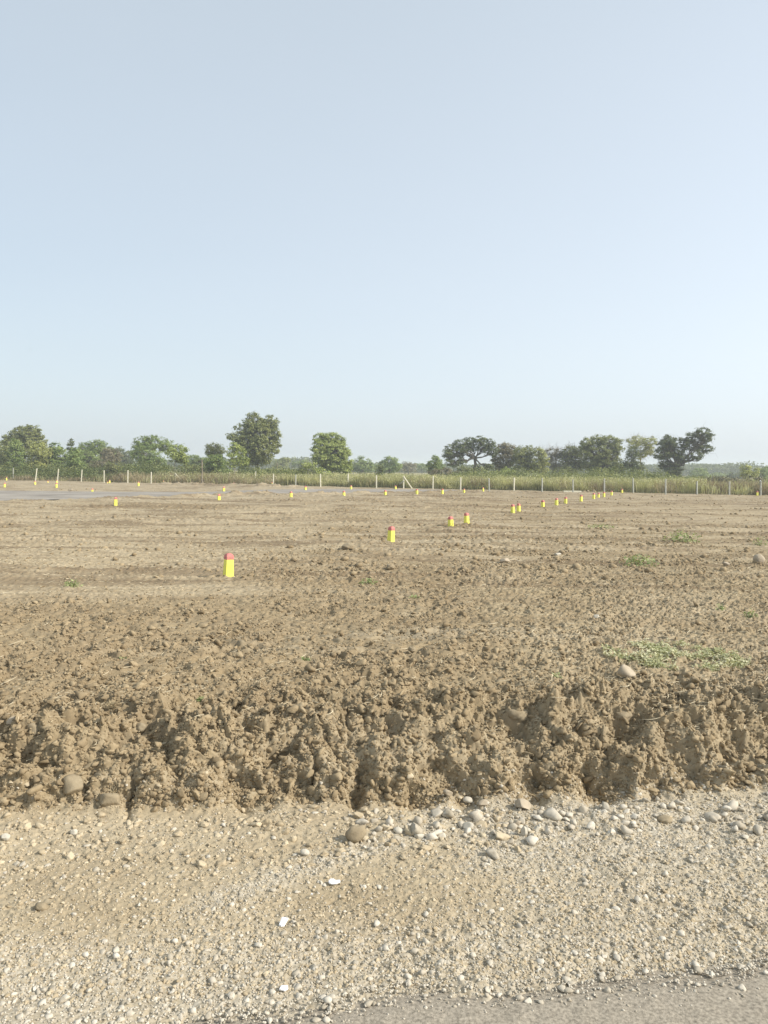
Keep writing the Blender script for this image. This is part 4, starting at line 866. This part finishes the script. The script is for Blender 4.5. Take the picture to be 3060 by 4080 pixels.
ST = [
 ('boulder', 1356, 1462, .205, .130, 0, M_STONE, 'big smooth beige stone beside the green patch', 11, .10, 1, -.35),
 ('stone', 1642, 1217, .27, .25, 0, M_STONE, 'round brown stone with shaded left side near the right edge', 12, .10, 0, -.3),
 ('stone', 1572, 1222, .20, .09, 0, M_STONE, 'flat pale stone left of the round one near the right edge', 13, .12, 1, -.3),
 ('stone', 1092, 1216, .26, .12, 0, M_STONE, 'flat beige stone in the middle distance right of centre', 14, .12, 1, 0),
 ('stone', 1205, 1200, .20, .09, 0, M_STONEW, 'pale flat stone right of the beige middle distance one', 15, .12, 1, 0),
 ('clod', 750, 1187, .34, .17, 0, M_STONEB, 'dark brown clod left of the second nearest marker', 16, .25, 0, .1),
 ('clod', 843, 1231, .22, .15, 0, M_STONEB, 'dark brown clod below the second nearest marker', 17, .3, 0, 0),
 ('clod', 735, 1231, .16, .09, 0, M_STONEB, 'small dark clod left of the one below the second marker', 18, .3, 0, 0),
 ('clod', 892, 1410, .11, .08, 0, M_STONEB, 'rounded clod among the crumbs right of centre in the ploughed strip', 19, .3, 0, 0),
 ('stone', 1288, 1336, .10, .06, 0, M_STONEW, 'small white stone above the big beige stone', 20, .2, 1, 0),
 ('stone', 1130, 1752, .145, .085, ROAD, M_STONE, 'largest smooth stone at the bank foot right of centre', 21, .12, 1, -.2),
 ('stone', 1010, 1736, .085, .055, ROAD, M_STONEW, 'oval cream stone lying under the dark hollow of the bank', 22, .08, 0, -.1),
 ('stone', 968, 1722, .085, .07, ROAD, M_STONE, 'ochre lump half buried left of the oval cream stone', 23, .15, 1, 0),
 ('stone', 1046, 1745, .09, .065, ROAD, M_STONE, 'buff stone between the oval and the largest smooth stone', 24, .15, 1, 0),
 ('stone', 860, 1802, .075, .05, ROAD, M_STONEW, 'white oval stone at the left end of the pale stone row', 25, .08, 0, -.2),
 ('stone', 944, 1792, .07, .085, ROAD, M_STONEW, 'upright white lump second in the pale stone row', 26, .15, 1, 0),
 ('stone', 1012, 1792, .085, .055, ROAD, M_STONEW, 'angular white stone in the middle of the pale stone row', 27, .12, 1, .2),
 ('stone', 1118, 1788, .075, .07, ROAD, M_STONE, 'greyish blocky stone before the largest smooth stone', 28, .12, 1, 0),
 ('stone', 1134, 1806, .050, .095, ROAD, M_STONEW, 'upright slab like pale stone leaning beside the blocky one', 29, .10, 1, -.3),
 ('stone', 1160, 1797, .05, .06, ROAD, M_STONEW, 'small pale stone right of the leaning slab', 30, .12, 1, 0),
 ('stone', 905, 1816, .085, .05, ROAD, M_STONEW, 'rough white stone low in the row before the upright lump', 31, .15, 1, 0),
 ('stone', 955, 1812, .06, .04, ROAD, M_STONEW, 'small grey white stone in front of the upright lump', 32, .12, 1, 0),
 ('clod', 768, 1822, .155, .135, ROAD, M_STONEB, 'large brown clod alone on the verge below the bank', 33, .22, 0, .3),
 ('clod', 150, 1722, .185, .17, -.42, M_STONEB, 'largest blocky yellow clod set in the left bank', 34, .13, 1, .25),
 ('clod', 232, 1745, .19, .12, ROAD, M_STONEB, 'long pale clod lying at the foot of the left bank', 35, .15, 1, -.1),
 ('clod', 220, 1688, .15, .075, -.28, M_STONEB, 'sloping slab of earth above the long pale clod', 36, .12, 1, -.3),
 ('stone', 25, 1572, .09, .10, -.05, M_STONE, 'grey stone at the left edge on top of the bank', 37, .12, 1, 0),
 ('clod', 300, 1582, .11, .09, -.03, M_STONEB, 'dark shaded clod on the bank edge left of the middle', 38, .25, 0, 0),
 ('clod', 72, 1590, .11, .12, -.08, M_STONEB, 'dark clod over a hollow near the left end of the bank', 39, .25, 0, 0),
 ('stone', 8, 1817, .07, .05, ROAD, M_STONEW, 'pale stone at the left photo edge on the verge', 40, .12, 1, 0),
 ('stone', 658, 1848, .065, .042, ROAD, M_STONEW, 'white domed stone with grey left side on the verge', 41, .08, 0, -.2),
 ('stone', 637, 1850, .045, .016, ROAD, M_STONEW, 'cream flake just left of the white domed stone', 42, .2, 1, 0),
 ('clod', 1440, 1780, .13, .06, ROAD, M_STONEB, 'flat brown clod amid the pale gravel at right', 43, .2, 0, 0),
 ('stone', 1612, 1815, .06, .04, ROAD, M_STONEW, 'beige stone casting a small shadow near the right edge of the gravel', 44, .2, 1, 0),
 ('clod', 1120, 1560, .22, .15, -.01, M_STONEB, 'big brown clod on the right bank top, left one of two', 45, .25, 0, 0),
 ('clod', 1345, 1560, .20, .16, -.01, M_STONEB, 'big brown clod on the right bank top, right one of two', 46, .25, 0, 0),
 ('stone', 152, 1061, .5, .30, 0, M_STONE, 'pale beige stone at the far edge of the grey road', 47, .15, 1, .2),
 ('stone', 430, 1073, .42, .24, 0, M_STONE, 'pale stone on the near edge of the grey road', 48, .15, 1, 0),
 ('stone', 1262, 1063, .42, .18, 0, M_STONEB, 'dark stone beside the fallen concrete post, first of three', 49, .3, 1, 0),
 ('stone', 1272, 1063, .40, .26, 0, M_STONEB, 'dark stone beside the fallen concrete post, middle of three', 50, .3, 1, 0),
 ('stone', 1284, 1063.5, .5, .22, 0, M_STONEB, 'dark stone beside the fallen concrete post, last of three', 51, .3, 1, 0),
 ('clod', 158, 1805, .06, .05, ROAD, M_STONEW, 'small grey stone on the verge below the long pale clod', 52, .2, 1, 0),
 ('clod', 85, 1968, .09, .05, ROAD, M_STONEB, 'brown lump on the verge at lower left', 53, .2, 0, 0),
]
for (nm, sx, sy, w, hg, lvl, m, lab, sd, ro, fc, rz) in ST:
    stone(nm, sx*D, sy*D, w, hg, lvl, m, lab, sd, ro, fc, rz=rz, cat='clod' if nm == 'clod' else 'stone', group='single stones and clods on the ground')
# white scraps
def scrap(sx, sy, outline, label, seed, th=.012):
    p = on_ground(sx, sy, ROAD); z = ground_z(p.x, p.y); r = np.random.default_rng(seed)
    n = len(outline); V = []; O = np.array(outline, float)
    for k, (s_, zz) in enumerate(((.96, 0), (1.05, th*.5), (.92, th), (.5, th*1.25))):
        for (a, b) in O: V.append((a*s_, b*s_, zz+.006*r.normal()*(k > 1)*.3))
    V.append((0, 0, 0)); V.append((0, 0, th*1.3)); V = np.array(V)
    Fq = []
    for k in range(3):
        for i in range(n):
            j = (i+1) % n; Fq.append([k*n+i, k*n+j, (k+1)*n+j, (k+1)*n+i])
    for i in range(n):
        j = (i+1) % n; Fq.append([3*n+i, 3*n+j, 4*n+1, 4*n+1]); Fq.append([j, i, 4*n, 4*n])
    me = bpy.data.meshes.new('white_scrap'); me.from_pydata([tuple(v) for v in V], [], [tuple(dict.fromkeys(f)) for f in Fq]); me.materials.append(M_WHITE)
    o = bpy.data.objects.new('white_scrap', me); C.objects.link(o); o.location = (p.x, p.y, z+.012); o.rotation_euler = (.35, .05, 0)
    return tag(o, label, 'scrap', 'white scraps on the verge')
scrap(722*D, 1915*D, [(-.036, .0), (-.028, .018), (-.006, .02), (.008, .008), (.034, .012), (.036, -.002), (.012, -.014), (-.012, -.018), (-.030, -.014)], 'white scrap shaped like a flat bone below the gravel trail', 1)
scrap(612*D, 1999*D, [(-.022, -.022), (-.014, .026), (-.006, .03), (.024, .024), (.02, .008), (.008, -.026), (-.008, -.03)], 'bright white folded scrap, the lower left of the two brightest', 2)
scrap(613*D, 2139*D, [(-.022, -.01), (-.016, .012), (.018, .014), (.022, -.004), (.006, -.014)], 'pale dull white chip near the bottom of the photo', 3)
scrap(658*D-1*D+30, 1905*D+60, [(-.006, -.004), (-.004, .006), (.007, .005), (.006, -.005)], 'tiny white speck right of the white flat bone shape', 4, .006)

# ------------------------------------------------------------------ marker posts
def mk_marker():
    rt = empty('marker_post', (0, 0, 0), 'x', 'marker post', 'yellow marker posts with red caps')
    b, t, h0, h1 = .082, .070, -.12, .355
    def ringv(hw, z, ch):
        c = hw-ch
        return [(-c, -hw, z), (c, -hw, z), (hw, -c, z), (hw, c, z), (c, hw, z), (-c, hw, z), (-hw, c, z), (-hw, -c, z)]
    def stack(rs, name, m):
        V = [v for rr in rs for v in rr]; n = 8; Fq = []
        for k in range(len(rs)-1):
            for i in range(n):
                j = (i+1) % n; Fq.append((k*n+i, k*n+j, (k+1)*n+j, (k+1)*n+i))
        Fq.append(tuple(range(n))[::-1]); Fq.append(tuple((len(rs)-1)*n+i for i in range(n)))
        me = bpy.data.meshes.new(name); me.from_pydata(V, [], Fq); me.materials.append(m)
        o = bpy.data.objects.new(name, me); C.objects.link(o); o.parent = rt; return o
    stack([ringv(b, h0, .006), ringv(b-.002, .0, .006), ringv((b+t)/2, .18, .006), ringv(t, h1, .006)], 'body', M_YEL)
    c = .072
    stack([ringv(c, h1-.004, .006), ringv(c+.001, h1+.05, .008), ringv(c-.006, h1+.078, .012), ringv(c-.022, h1+.100, .018), ringv(c-.045, h1+.110, .012)], 'cap', M_RED)
    return rt
marker = mk_marker()
MK = [ # sx, sy (foot in the photograph), turn deg, sink m, scale, tilt, label
 (907, 2305, 27, 0, 1, 2, 'nearest and largest yellow marker post with red domed cap'),
 (1557, 2170, 38, 0, 1, 3, 'second nearest yellow marker with leaning yellow body and small red cap'),
 (1797, 2103, 30, .05, 1, -3, 'yellow marker with two dark painted figures, left of a close pair'),
 (1860, 2091, 35, 0, 1, -2, 'slim yellow marker right of the one with painted figures'),
 (2044, 2047, 33, 0, 1, -2, 'left marker of the tight pair in the receding right row'),
 (2067, 2041, 40, 0, .95, 0, 'right marker of the tight pair in the receding right row'),
 (2163, 2026, 42, 0, 1, 0, 'single marker just right of the tight pair in the receding row'),
 (2218, 2015, 36, 0, 1, 0, 'fourth marker of the receding right row, left of two close together'),
 (2254, 2009, 40, 0, 1, 0, 'fifth marker of the receding right row, right of two close together'),
 (2316, 1998, 36, 0, 1, 0, 'marker with pink red cap right of the five in the receding row'),
 (2366, 1989, 40, 0, 1, 0, 'small far marker of the right row below the dark stones'),
 (2385, 1985, 40, 0, .9, 0, 'faint marker between two others near the end of the right row'),
 (2407, 1980, 40, 0, .9, 0, 'pale yellow marker, last but one at the end of the right row'),
 (2437, 1976, 40, 0, .95, 0, 'far marker with orange cap at the end of the right row'),
 (2479, 1965, 40, 0, .9, 0, 'dull marker against the weeds right of the right row'),
 (3018, 1975, 40, 0, .9, 0, 'faint marker beside the braced post near the right edge'),
 (459, 2016, 22, 0, 1, 1, 'broad bright marker on the dark earth left of the photo centre'),
 (367, 1962, 20, .16, 1, 0, 'short marker bearing a black 11 at the far edge of the grey road'),
 (224, 1944, 30, 0, 1, 0, 'yellow marker below the third fence post from the left'),
 (139, 1932, 30, 0, .9, 0, 'yellow marker touching the foot of the second fence post'),
 (17, 1944, 25, 0, 1, 4, 'pale orange marker leaning at the left edge of the photo'),
 (25, 1914, 30, 0, .9, 0, 'dull marker in the grass left of the first fence post'),
 (190, 1923, 30, .2, .9, 0, 'half hidden marker showing mostly its red cap, behind the left road'),
 (226, 1925, 35, .0, .8, 0, 'faint marker at the foot of the third fence post'),
 (436, 1926, 32, 0, .9, 0, 'narrow marker just right of the fifth fence post'),
 (427, 1926, 32, .22, .9, 5, 'mostly buried red capped marker at the fifth fence post'),
 (551, 1937, 30, 0, 1, 0, 'yellow marker standing between the sixth and seventh fence posts'),
 (650, 1925, 30, .1, .9, 0, 'tiny pale marker right of the seventh fence post'),
 (680, 1925, 30, .15, .9, 0, 'tiny red topped marker left of the braced fence post'),
 (872, 1999, 18, 0, 1, 0, 'broad marker with pale lit face in front of the grey road left of centre'),
 (891, 1960, 30, .02, 1, 0, 'marker with a dark mark just beyond the grey road left of centre'),
 (931, 1936, 30, .08, .9, 0, 'small marker before the dark earth heap behind the fence'),
 (1084, 1935, 30, 0, .9, 0, 'small yellow marker hugging a fence post right of the earth heap'),
 (1159, 1984, 26, 0, 1, 0, 'marker in the rough earth directly below the tall wooden pole'),
 (1217, 1957, 32, 0, 1, 0, 'slender marker at the grey road left of the compact round tree'),
 (1370, 1981, 30, 0, 1, 0, 'marker standing in a dark hollow of earth below the compact round tree'),
 (1398, 1953, 34, 0, 1, 0, 'small marker behind the dark hollow one at the far side of the road'),
 (1535, 1977, 34, 0, 1, 0, 'marker just left of the photo middle near the end of the heaps'),
 (1576, 1951, 34, 0, .9, 0, 'dull yellow marker by the strut of the braced post at centre'),
 (1661, 1971, 36, 0, 1, 0, 'marker left of the umbrella tree at the end of the grey road'),
 (1763, 1969, 36, 0, 1, 0, 'yellow marker with hardly any red, before the third post right of the braced one'),
 (1849, 1966, 38, 0, .9, 0, 'small marker at the left of a dark earth ridge below the umbrella tree'),
 (1925, 1959, 38, 0, .9, 0, 'dim brownish marker in the weeds below the umbrella tree'),
]
def digit_bars(parent, glyphs, face_w=.14):
    """black painted figures on the sunlit face (+x side of the body)"""
    SEG = {'a': ((0, 1), (1, 1)), 'b': ((1, 1), (1, .5)), 'c': ((1, .5), (1, 0)), 'd': ((0, 0), (1, 0)), 'e': ((0, .5), (0, 0)), 'f': ((0, 1), (0, .5)), 'g': ((0, .5), (1, .5))}
    MAP = {'1': 'bc', '7': 'abc', '2': 'abged', '5': 'afgcd'}
    V = []; Fq = []
    for (ch, ox, oz, w, h) in glyphs:
        for sg in MAP[ch]:
            (x0, z0), (x1, z1) = SEG[sg]
            a = (ox+x0*w, oz+z0*h); b = (ox+x1*w, oz+z1*h); t = .0065
            lo = (min(a[0], b[0])-t, min(a[1], b[1])-t); hi = (max(a[0], b[0])+t, max(a[1], b[1])+t)
            k = len(V)
            for dx in (.0, .004):
                for (yy, zz) in ((lo[0], lo[1]), (hi[0], lo[1]), (hi[0], hi[1]), (lo[0], hi[1])):
                    f = .082-.012*zz/.355
                    V.append((yy, -(f+.0008+dx*.25), zz))
            Fq += [(k, k+1, k+2, k+3), (k+7, k+6, k+5, k+4), (k, k+4, k+5, k+1), (k+1, k+5, k+6, k+2), (k+2, k+6, k+7, k+3), (k+3, k+7, k+4, k)]
    me = bpy.data.meshes.new('painted_number'); me.from_pydata(V, [], Fq); me.materials.append(M_BLK)
    o = bpy.data.objects.new('painted_number', me); C.objects.link(o); o.parent = parent; return o
for i, (sx, sy, tz, sink, sc, tilt, lab) in enumerate(MK):
    o = marker if i == 0 else copy_tree(marker)
    p = on_ground(sx, sy)
    z = ground_z(p.x, p.y) if p.y < 26 else 0.0
    o.location = (p.x, p.y+.06, z-sink*.9-.01); o.scale = (sc*(1.0 if p.y < 60 else 1.05),)*2+(sc,)
    o.rotation_euler = (math.radians(random.uniform(-1, 1)), math.radians(tilt), math.radians(tz+8+random.uniform(-3, 3)))
    o['label'] = lab; o['category'] = 'marker post'; o['group'] = 'yellow marker posts with red caps'
    if i == 2: digit_bars(o, [('7', -.03, .24, .05, .075), ('2', -.03, .13, .05, .08)])
    if i == 17: digit_bars(o, [('1', -.055, .20, .045, .115), ('1', -.01, .20, .05, .115)])
    if i == 30: digit_bars(o, [('1', -.04, .19, .05, .10), ('5', .0, .19, .03, .10)])

# ------------------------------------------------------------------ fence posts
def prism(name, w, h, m, taper=.92, tip=.05, parent=None, z0=-.25):
    hw = w/2; V = []
    for (z, k) in ((z0, 1), (h-tip, taper), (h, taper*.45)):
        V += [(-hw*k, -hw*k, z), (hw*k, -hw*k, z), (hw*k, hw*k, z), (-hw*k, hw*k, z)]
    Fq = [(3, 2, 1, 0), (8, 9, 10, 11)]
    for q in range(2):
        for i in range(4): Fq.append((q*4+i, q*4+(i+1) % 4, q*4+4+(i+1) % 4, q*4+4+i))
    me = bpy.data.meshes.new(name); me.from_pydata(V, [], Fq); me.materials.append(m)
    o = bpy.data.objects.new(name, me); C.objects.link(o)
    if parent: o.parent = parent
    return o
POSTS = [ # base sx, sy, top sx, sy, grey, label
 (53, 1913, 53, 1864, 1, 'first fence post from the left, grey against the dark bushes'),
 (141, 1919, 147, 1866, 0, 'second fence post from the left, leaning right'),
 (229, 1921, 233, 1868, 0, 'third fence post from the left, leaning slightly right'),
 (324, 1920, 327, 1871, 0, 'fourth fence post from the left, beside the large leaved bush'),
 (415, 1924, 415, 1873, 0, 'fifth fence post from the left, with small markers at its foot'),
 (509, 1925, 510, 1873, 0, 'sixth fence post from the left, right of the dark twiggy bush'),
 (602, 1926, 603, 1880, 0, 'seventh fence post from the left, before yellowish grass'),
 (915, 1926, 915, 1882, 0, 'pale fence post left of the dark earth heap'),
 (1018, 1928, 1019, 1878, 0, 'pale fence post at the right end of the dark earth heap'),
 (1089, 1935, 1090, 1887, 0, 'pale fence post left of the tall wooden pole'),
 (1178, 1943, 1179, 1890, 1, 'grey green fence post between the wooden pole and the scraggly tree'),
 (1277, 1940, 1277, 1888, 0, 'pale fence post below the left side of the compact round tree'),
 (1387, 1940, 1387, 1887, 0, 'pale fence post below the right side of the compact round tree'),
 (1500, 1948, 1500, 1894, 0, 'pale fence post next left of the braced post at centre'),
 (1725, 1950, 1726, 1896, 0, 'first fence post right of the braced post at centre'),
 (1835, 1956, 1836, 1902, 0, 'fence post left of the umbrella tree trunk'),
 (1949, 1959, 1948, 1905, 1, 'grey fence post right of the umbrella tree trunk'),
 (2048, 1956, 2049, 1903, 0, 'thin fence post below the brown tinged tree'),
 (2160, 1960, 2160, 1905, 1, 'grey fence post with a dark broken stick beside it'),
 (2283, 1963, 2283, 1910, 1, 'grey fence post behind the fallen concrete post'),
 (2408, 1969, 2408, 1906, 1, 'grey fence post below the large full green tree'),
 (2523, 1964, 2522, 1905, 1, 'fence post below the tall yellow green tree'),
 (2652, 1971, 2652, 1908, 1, 'fence post just left of the leaning dark tree foot'),
 (2777, 1972, 2777, 1917, 1, 'faint fence post before the hazy blue rounded tree'),
 (2906, 1974, 2906, 1918, 1, 'faint fence post left of the lone yellow green tree'),
]
pp, pg = None, None
for (sx, sy, tx, ty, grey, lab) in POSTS:
    p = on_ground(sx, sy); t = at_depth(tx, ty, p.y)
    if grey:
        if pg is None: pg = prism('fence_post', .11, 1.5, M_CONCG); o = pg
        else: o = pg.copy(); C.objects.link(o)
    else:
        if pp is None: pp = prism('fence_post', .115, 1.5, M_CONC); o = pp
        else: o = pp.copy(); C.objects.link(o)
    o.location = (p.x, p.y, 0); o.scale = (1, 1, t.z/1.5)
    o.rotation_euler = (0, math.atan2(t.x-p.x, t.z), math.radians(random.uniform(10, 30)))
    tag(o, lab, 'fence post', 'concrete fence posts in a row')
def beam(name, a, b, w, m, parent):
    a = Vector(a); b = Vector(b); d = b-a
    o = prism(name, w, d.length, m, .95, .03, parent, 0)
    o.location = a; o.rotation_euler = d.to_track_quat('Z', 'Y').to_euler()
    return o
def braced(sx, sy, tx, ty, struts, m, label, extra=None):
    p = on_ground(sx, sy); t = at_depth(tx, ty, p.y); dh = t.z
    rt = empty('braced_fence_post', (p.x, p.y, 0), label, 'fence post', 'concrete fence posts in a row')
    q = prism('post', .12, dh, m, parent=rt); q.rotation_euler = (0, math.atan2(t.x-p.x, dh), .3)
    for (bx, by, frac, mm) in struts:
        e = on_ground(bx, by)
        beam('strut', (e.x-p.x, e.y-p.y-.1, -.1), ((t.x-p.x)*frac, -.1, dh*frac), .11, mm, rt)
    return rt, dh, t-p
braced(699, 1925, 699, 1885, [(737, 1925, .97, M_CONC), (683, 1921, .80, M_CONCG)], M_CONCG, 'braced fence post with pale slanting strut beside the slender pale trunk')
braced(1608, 1948, 1609, 1896, [(1645, 1948, .95, M_CONC), (1572, 1940, .58, M_CONCG)], M_CONC, 'braced fence post near the photo middle with pale strut down to the right')
rt, dh, tt = braced(3031, 1974, 3031, 1918, [(3008, 1950, .98, M_CONCG)], M_CONCG, 'braced fence post by the right edge carrying a white knob')
V, Fc = lump_variant(2, 5, .12); k = mesh_obj('insulator', V*.085, Fc, M_WHITE, rt, smooth=True); k.location = (-.10, -.02, dh+.05)
k2 = beam('cross_bar', (-.05, 0, dh+.03), (.22, 0, dh-.02), .03, M_WOOD, rt)
# other poles
def pole(name, sx, sy, tx, ty, w, m, label, cat, lean_y=0):
    p = on_ground(sx, sy); t = at_depth(tx, ty, p.y)
    T = Tubes(); r = np.random.default_rng(int(sx)); b = np.array([t.x-p.x, lean_y, t.z])
    T.add(wiggle((0, 0, -.2), b, r, 7, .012), np.linspace(w*.55, w*.42, 7), 8)
    T.add([b, b+np.array([0, 0, .002])], [w*.42, .002], 8)
    o = mesh_obj(name, np.concatenate(T.V), np.concatenate(T.F), m, smooth=True); o.location = (p.x, p.y, 0)
    return tag(o, label, cat)
pole('wooden_pole', 1106, 1915, 1104, 1843, .17, M_WOOD, 'tall grey wooden pole, twice the height of the fence posts beside it', 'pole')
pole('wooden_pole', 804, 1929, 804, 1830, .13, M_WOOD, 'thin dark pole with reddish top overgrown by the bush left of the tallest tree', 'pole')
pole('stick', 2148, 1951, 2170, 1931, .10, M_BARK, 'dark broken stick leaning in the weeds beside a grey fence post', 'stick')
pole('stick', 967, 1925, 969, 1888, .09, M_BARK, 'dark thin stick standing in the earth heap', 'stick')
pole('stake', 2983, 1946, 2982, 1916, .10, M_WOOD, 'thin grey stake with dark top behind the fence at far right', 'stake')
pole('stick', 3038, 1962, 3045, 1942, .06, M_CONC, 'pale crooked stick right of the last braced post', 'stick')
# fallen post
a = on_ground(2245, 1962); b = on_ground(2316, 1962.5)
o = prism('fallen_post', .16, (b-a).length, M_CONC, .95, .03, None, 0); o.location = (a.x, a.y, .10)
o.rotation_euler = (b-a).to_track_quat('Z', 'Y').to_euler(); tag(o, 'pale concrete post lying flat on the ground before the fence', 'fallen post')
# white object cut by the right edge
V, Fc = lump_variant(3, 61, .10); p = on_ground(3058, 1972)
o = mesh_obj('white_sack', V*np.array([.28, .25, .42]), Fc, M_WHITE, smooth=True); o.location = (p.x+.05, p.y+1, .36); tag(o, 'upright white bundle cut by the right edge near the last post', 'bundle')
# dark heap of earth and roots behind the fence
r = np.random.default_rng(88); p = on_ground(968, 1921)
gx, gy = np.meshgrid(np.linspace(-2.8, 2.8, 110), np.linspace(-1.4, 1.4, 60))
hz = (1.05*np.exp(-((gx-.9)/1.0)**2-(gy/.7)**2)+.75*np.exp(-((gx+1.1)/1.0)**2-(gy/.7)**2))*(1+.5*fbm(gx*1.6, gy*1.6, 7, 4))+.5*bumps(gx, gy, .35, 3)-.08
hz = hz*ss(2.8, 2.2, np.abs(gx))*ss(1.4, 1.0, np.abs(gy))-.04
o = grid_obj('earth_heap', gx, gy, hz, M_HEAP); o.location = (p.x, p.y+1.6, 0); tag(o, 'dark reddish brown heap of earth and roots behind the fence under the tallest tree', 'earth heap')
# bird far up on the left
me = bpy.data.meshes.new('bird')
bv = [(0, .12, 0), (.03, 0, .02), (-.03, 0, .02), (0, 0, -.03), (0, -.14, 0), (.22, -.02, .13), (.10, .04, .06), (.10, -.05, .05), (-.12, -.02, .10), (-.06, .03, .05), (-.06, -.04, .05), (.05, -.19, .0), (-.05, -.19, 0)]
me.from_pydata(bv, [], [(0, 2, 1), (0, 1, 3), (0, 3, 2), (4, 1, 2), (4, 3, 1), (4, 2, 3), (1, 6, 7), (6, 5, 7), (2, 10, 9), (9, 10, 8), (4, 11, 12), (1, 7, 6), (6, 7, 5), (2, 9, 10), (9, 8, 10)])
me.materials.append(M_BARK); o = bpy.data.objects.new('bird', me); C.objects.link(o)
o.location = at_depth(120, 1392, 70); o.rotation_euler = (.2, 1.1, .5); tag(o, 'small dark bird flying high at the left of the sky', 'bird')

# ------------------------------------------------------------------ haze
HZ = bpy.data.meshes.new('haze')
x0, x1, y0, y1, z0, z1 = -1900, 1900, -60, 2600, -1.8, 16
HZ.from_pydata([(x0, y0, z0), (x1, y0, z0), (x1, y1, z0), (x0, y1, z0), (x0, y0, z1), (x1, y0, z1), (x1, y1, z1), (x0, y1, z1)], [],
               [(3, 2, 1, 0), (4, 5, 6, 7), (0, 1, 5, 4), (1, 2, 6, 5), (2, 3, 7, 6), (3, 0, 4, 7)])
o = bpy.data.objects.new('haze', HZ); C.objects.link(o); tag(o, 'thin pale dusty haze lying over the whole plain', 'haze', kind='stuff')
m, nt, out = mat('haze'); pv = nt.nodes.new('ShaderNodeVolumePrincipled')
pv.inputs['Color'].default_value = (.88, .95, 1, 1); pv.inputs['Density'].default_value = .0008; pv.inputs['Anisotropy'].default_value = .2
nt.links.new(pv.outputs[0], out.inputs['Volume']); HZ.materials.append(m)

# ------------------------------------------------------------------ light
SUN_EL, SUN_AZ = math.radians(36), math.radians(108)    # azimuth from +Y towards +X: right, a little behind the camera
d = Vector((math.sin(SUN_AZ)*math.cos(SUN_EL), math.cos(SUN_AZ)*math.cos(SUN_EL), math.sin(SUN_EL)))
sl = bpy.data.lights.new('sun', 'SUN'); sl.energy = 3.0; sl.angle = math.radians(.53); sl.color = (1, .945, .86)
so = bpy.data.objects.new('sun', sl); C.objects.link(so); so.rotation_euler = d.to_track_quat('Z', 'Y').to_euler(); so.location = (20, -20, 14)
w = bpy.data.worlds.new('World'); bpy.context.scene.world = w; w.use_nodes = True; nt = w.node_tree
bg = nt.nodes['Background']; sky = nt.nodes.new('ShaderNodeTexSky'); sky.sky_type = 'NISHITA'; sky.sun_disc = False
sky.sun_elevation = SUN_EL; sky.sun_rotation = SUN_AZ; sky.altitude = 200; sky.air_density = 1.0; sky.dust_density = 3.0; sky.ozone_density = 1.0
veil = nt.nodes.new('ShaderNodeMix'); veil.data_type = 'RGBA'; veil.inputs[0].default_value = .74      # thin high veil of haze over the whole sky
nt.links.new(sky.outputs[0], veil.inputs[6]); vt = nt.nodes.new('ShaderNodeTexCoord'); vm = nt.nodes.new('ShaderNodeMapping'); vm.inputs['Scale'].default_value = (1, 1, 3.2)
nt.links.new(vt.outputs['Generated'], vm.inputs['Vector'])
dp = nt.nodes.new('ShaderNodeVectorMath'); dp.operation = 'DOT_PRODUCT'; nt.links.new(vt.outputs['Generated'], dp.inputs[0]); dp.inputs[1].default_value = d
hazy = mixc(nt, ramp(nt, dp.outputs['Value'], -.60, .35), (2.42, 2.72, 2.88), (3.85, 4.15, 4.42))
spz = nt.nodes.new('ShaderNodeSeparateXYZ'); nt.links.new(vt.outputs['Generated'], spz.inputs[0])
hazy = mixc(nt, ramp(nt, spz.outputs[2], .08, .62, 0, .62), hazy, (1.95, 2.24, 2.32))
hazy = mixc(nt, ramp(nt, spz.outputs[2], .14, .0, 0, .55), hazy, (2.95, 3.35, 3.95))          # the veil is brighter towards the sun
nt.links.new(mixc(nt, ramp(nt, noise(nt, vm.outputs[0], 1.1, 5, .5, .4), .3, .75, 0, .10), hazy, (4, 4.1, 4.1)), veil.inputs[7])
nt.links.new(veil.outputs[2], bg.inputs['Color']); bg.inputs['Strength'].default_value = .15
sc = bpy.context.scene
sc.view_settings.view_transform = 'Standard'; sc.view_settings.look = 'None'; sc.view_settings.gamma = 1; sc.view_settings.exposure = .75
sc.cycles.max_bounces = 6; sc.cycles.diffuse_bounces = 3; sc.cycles.volume_bounces = 1; sc.cycles.transmission_bounces = 3
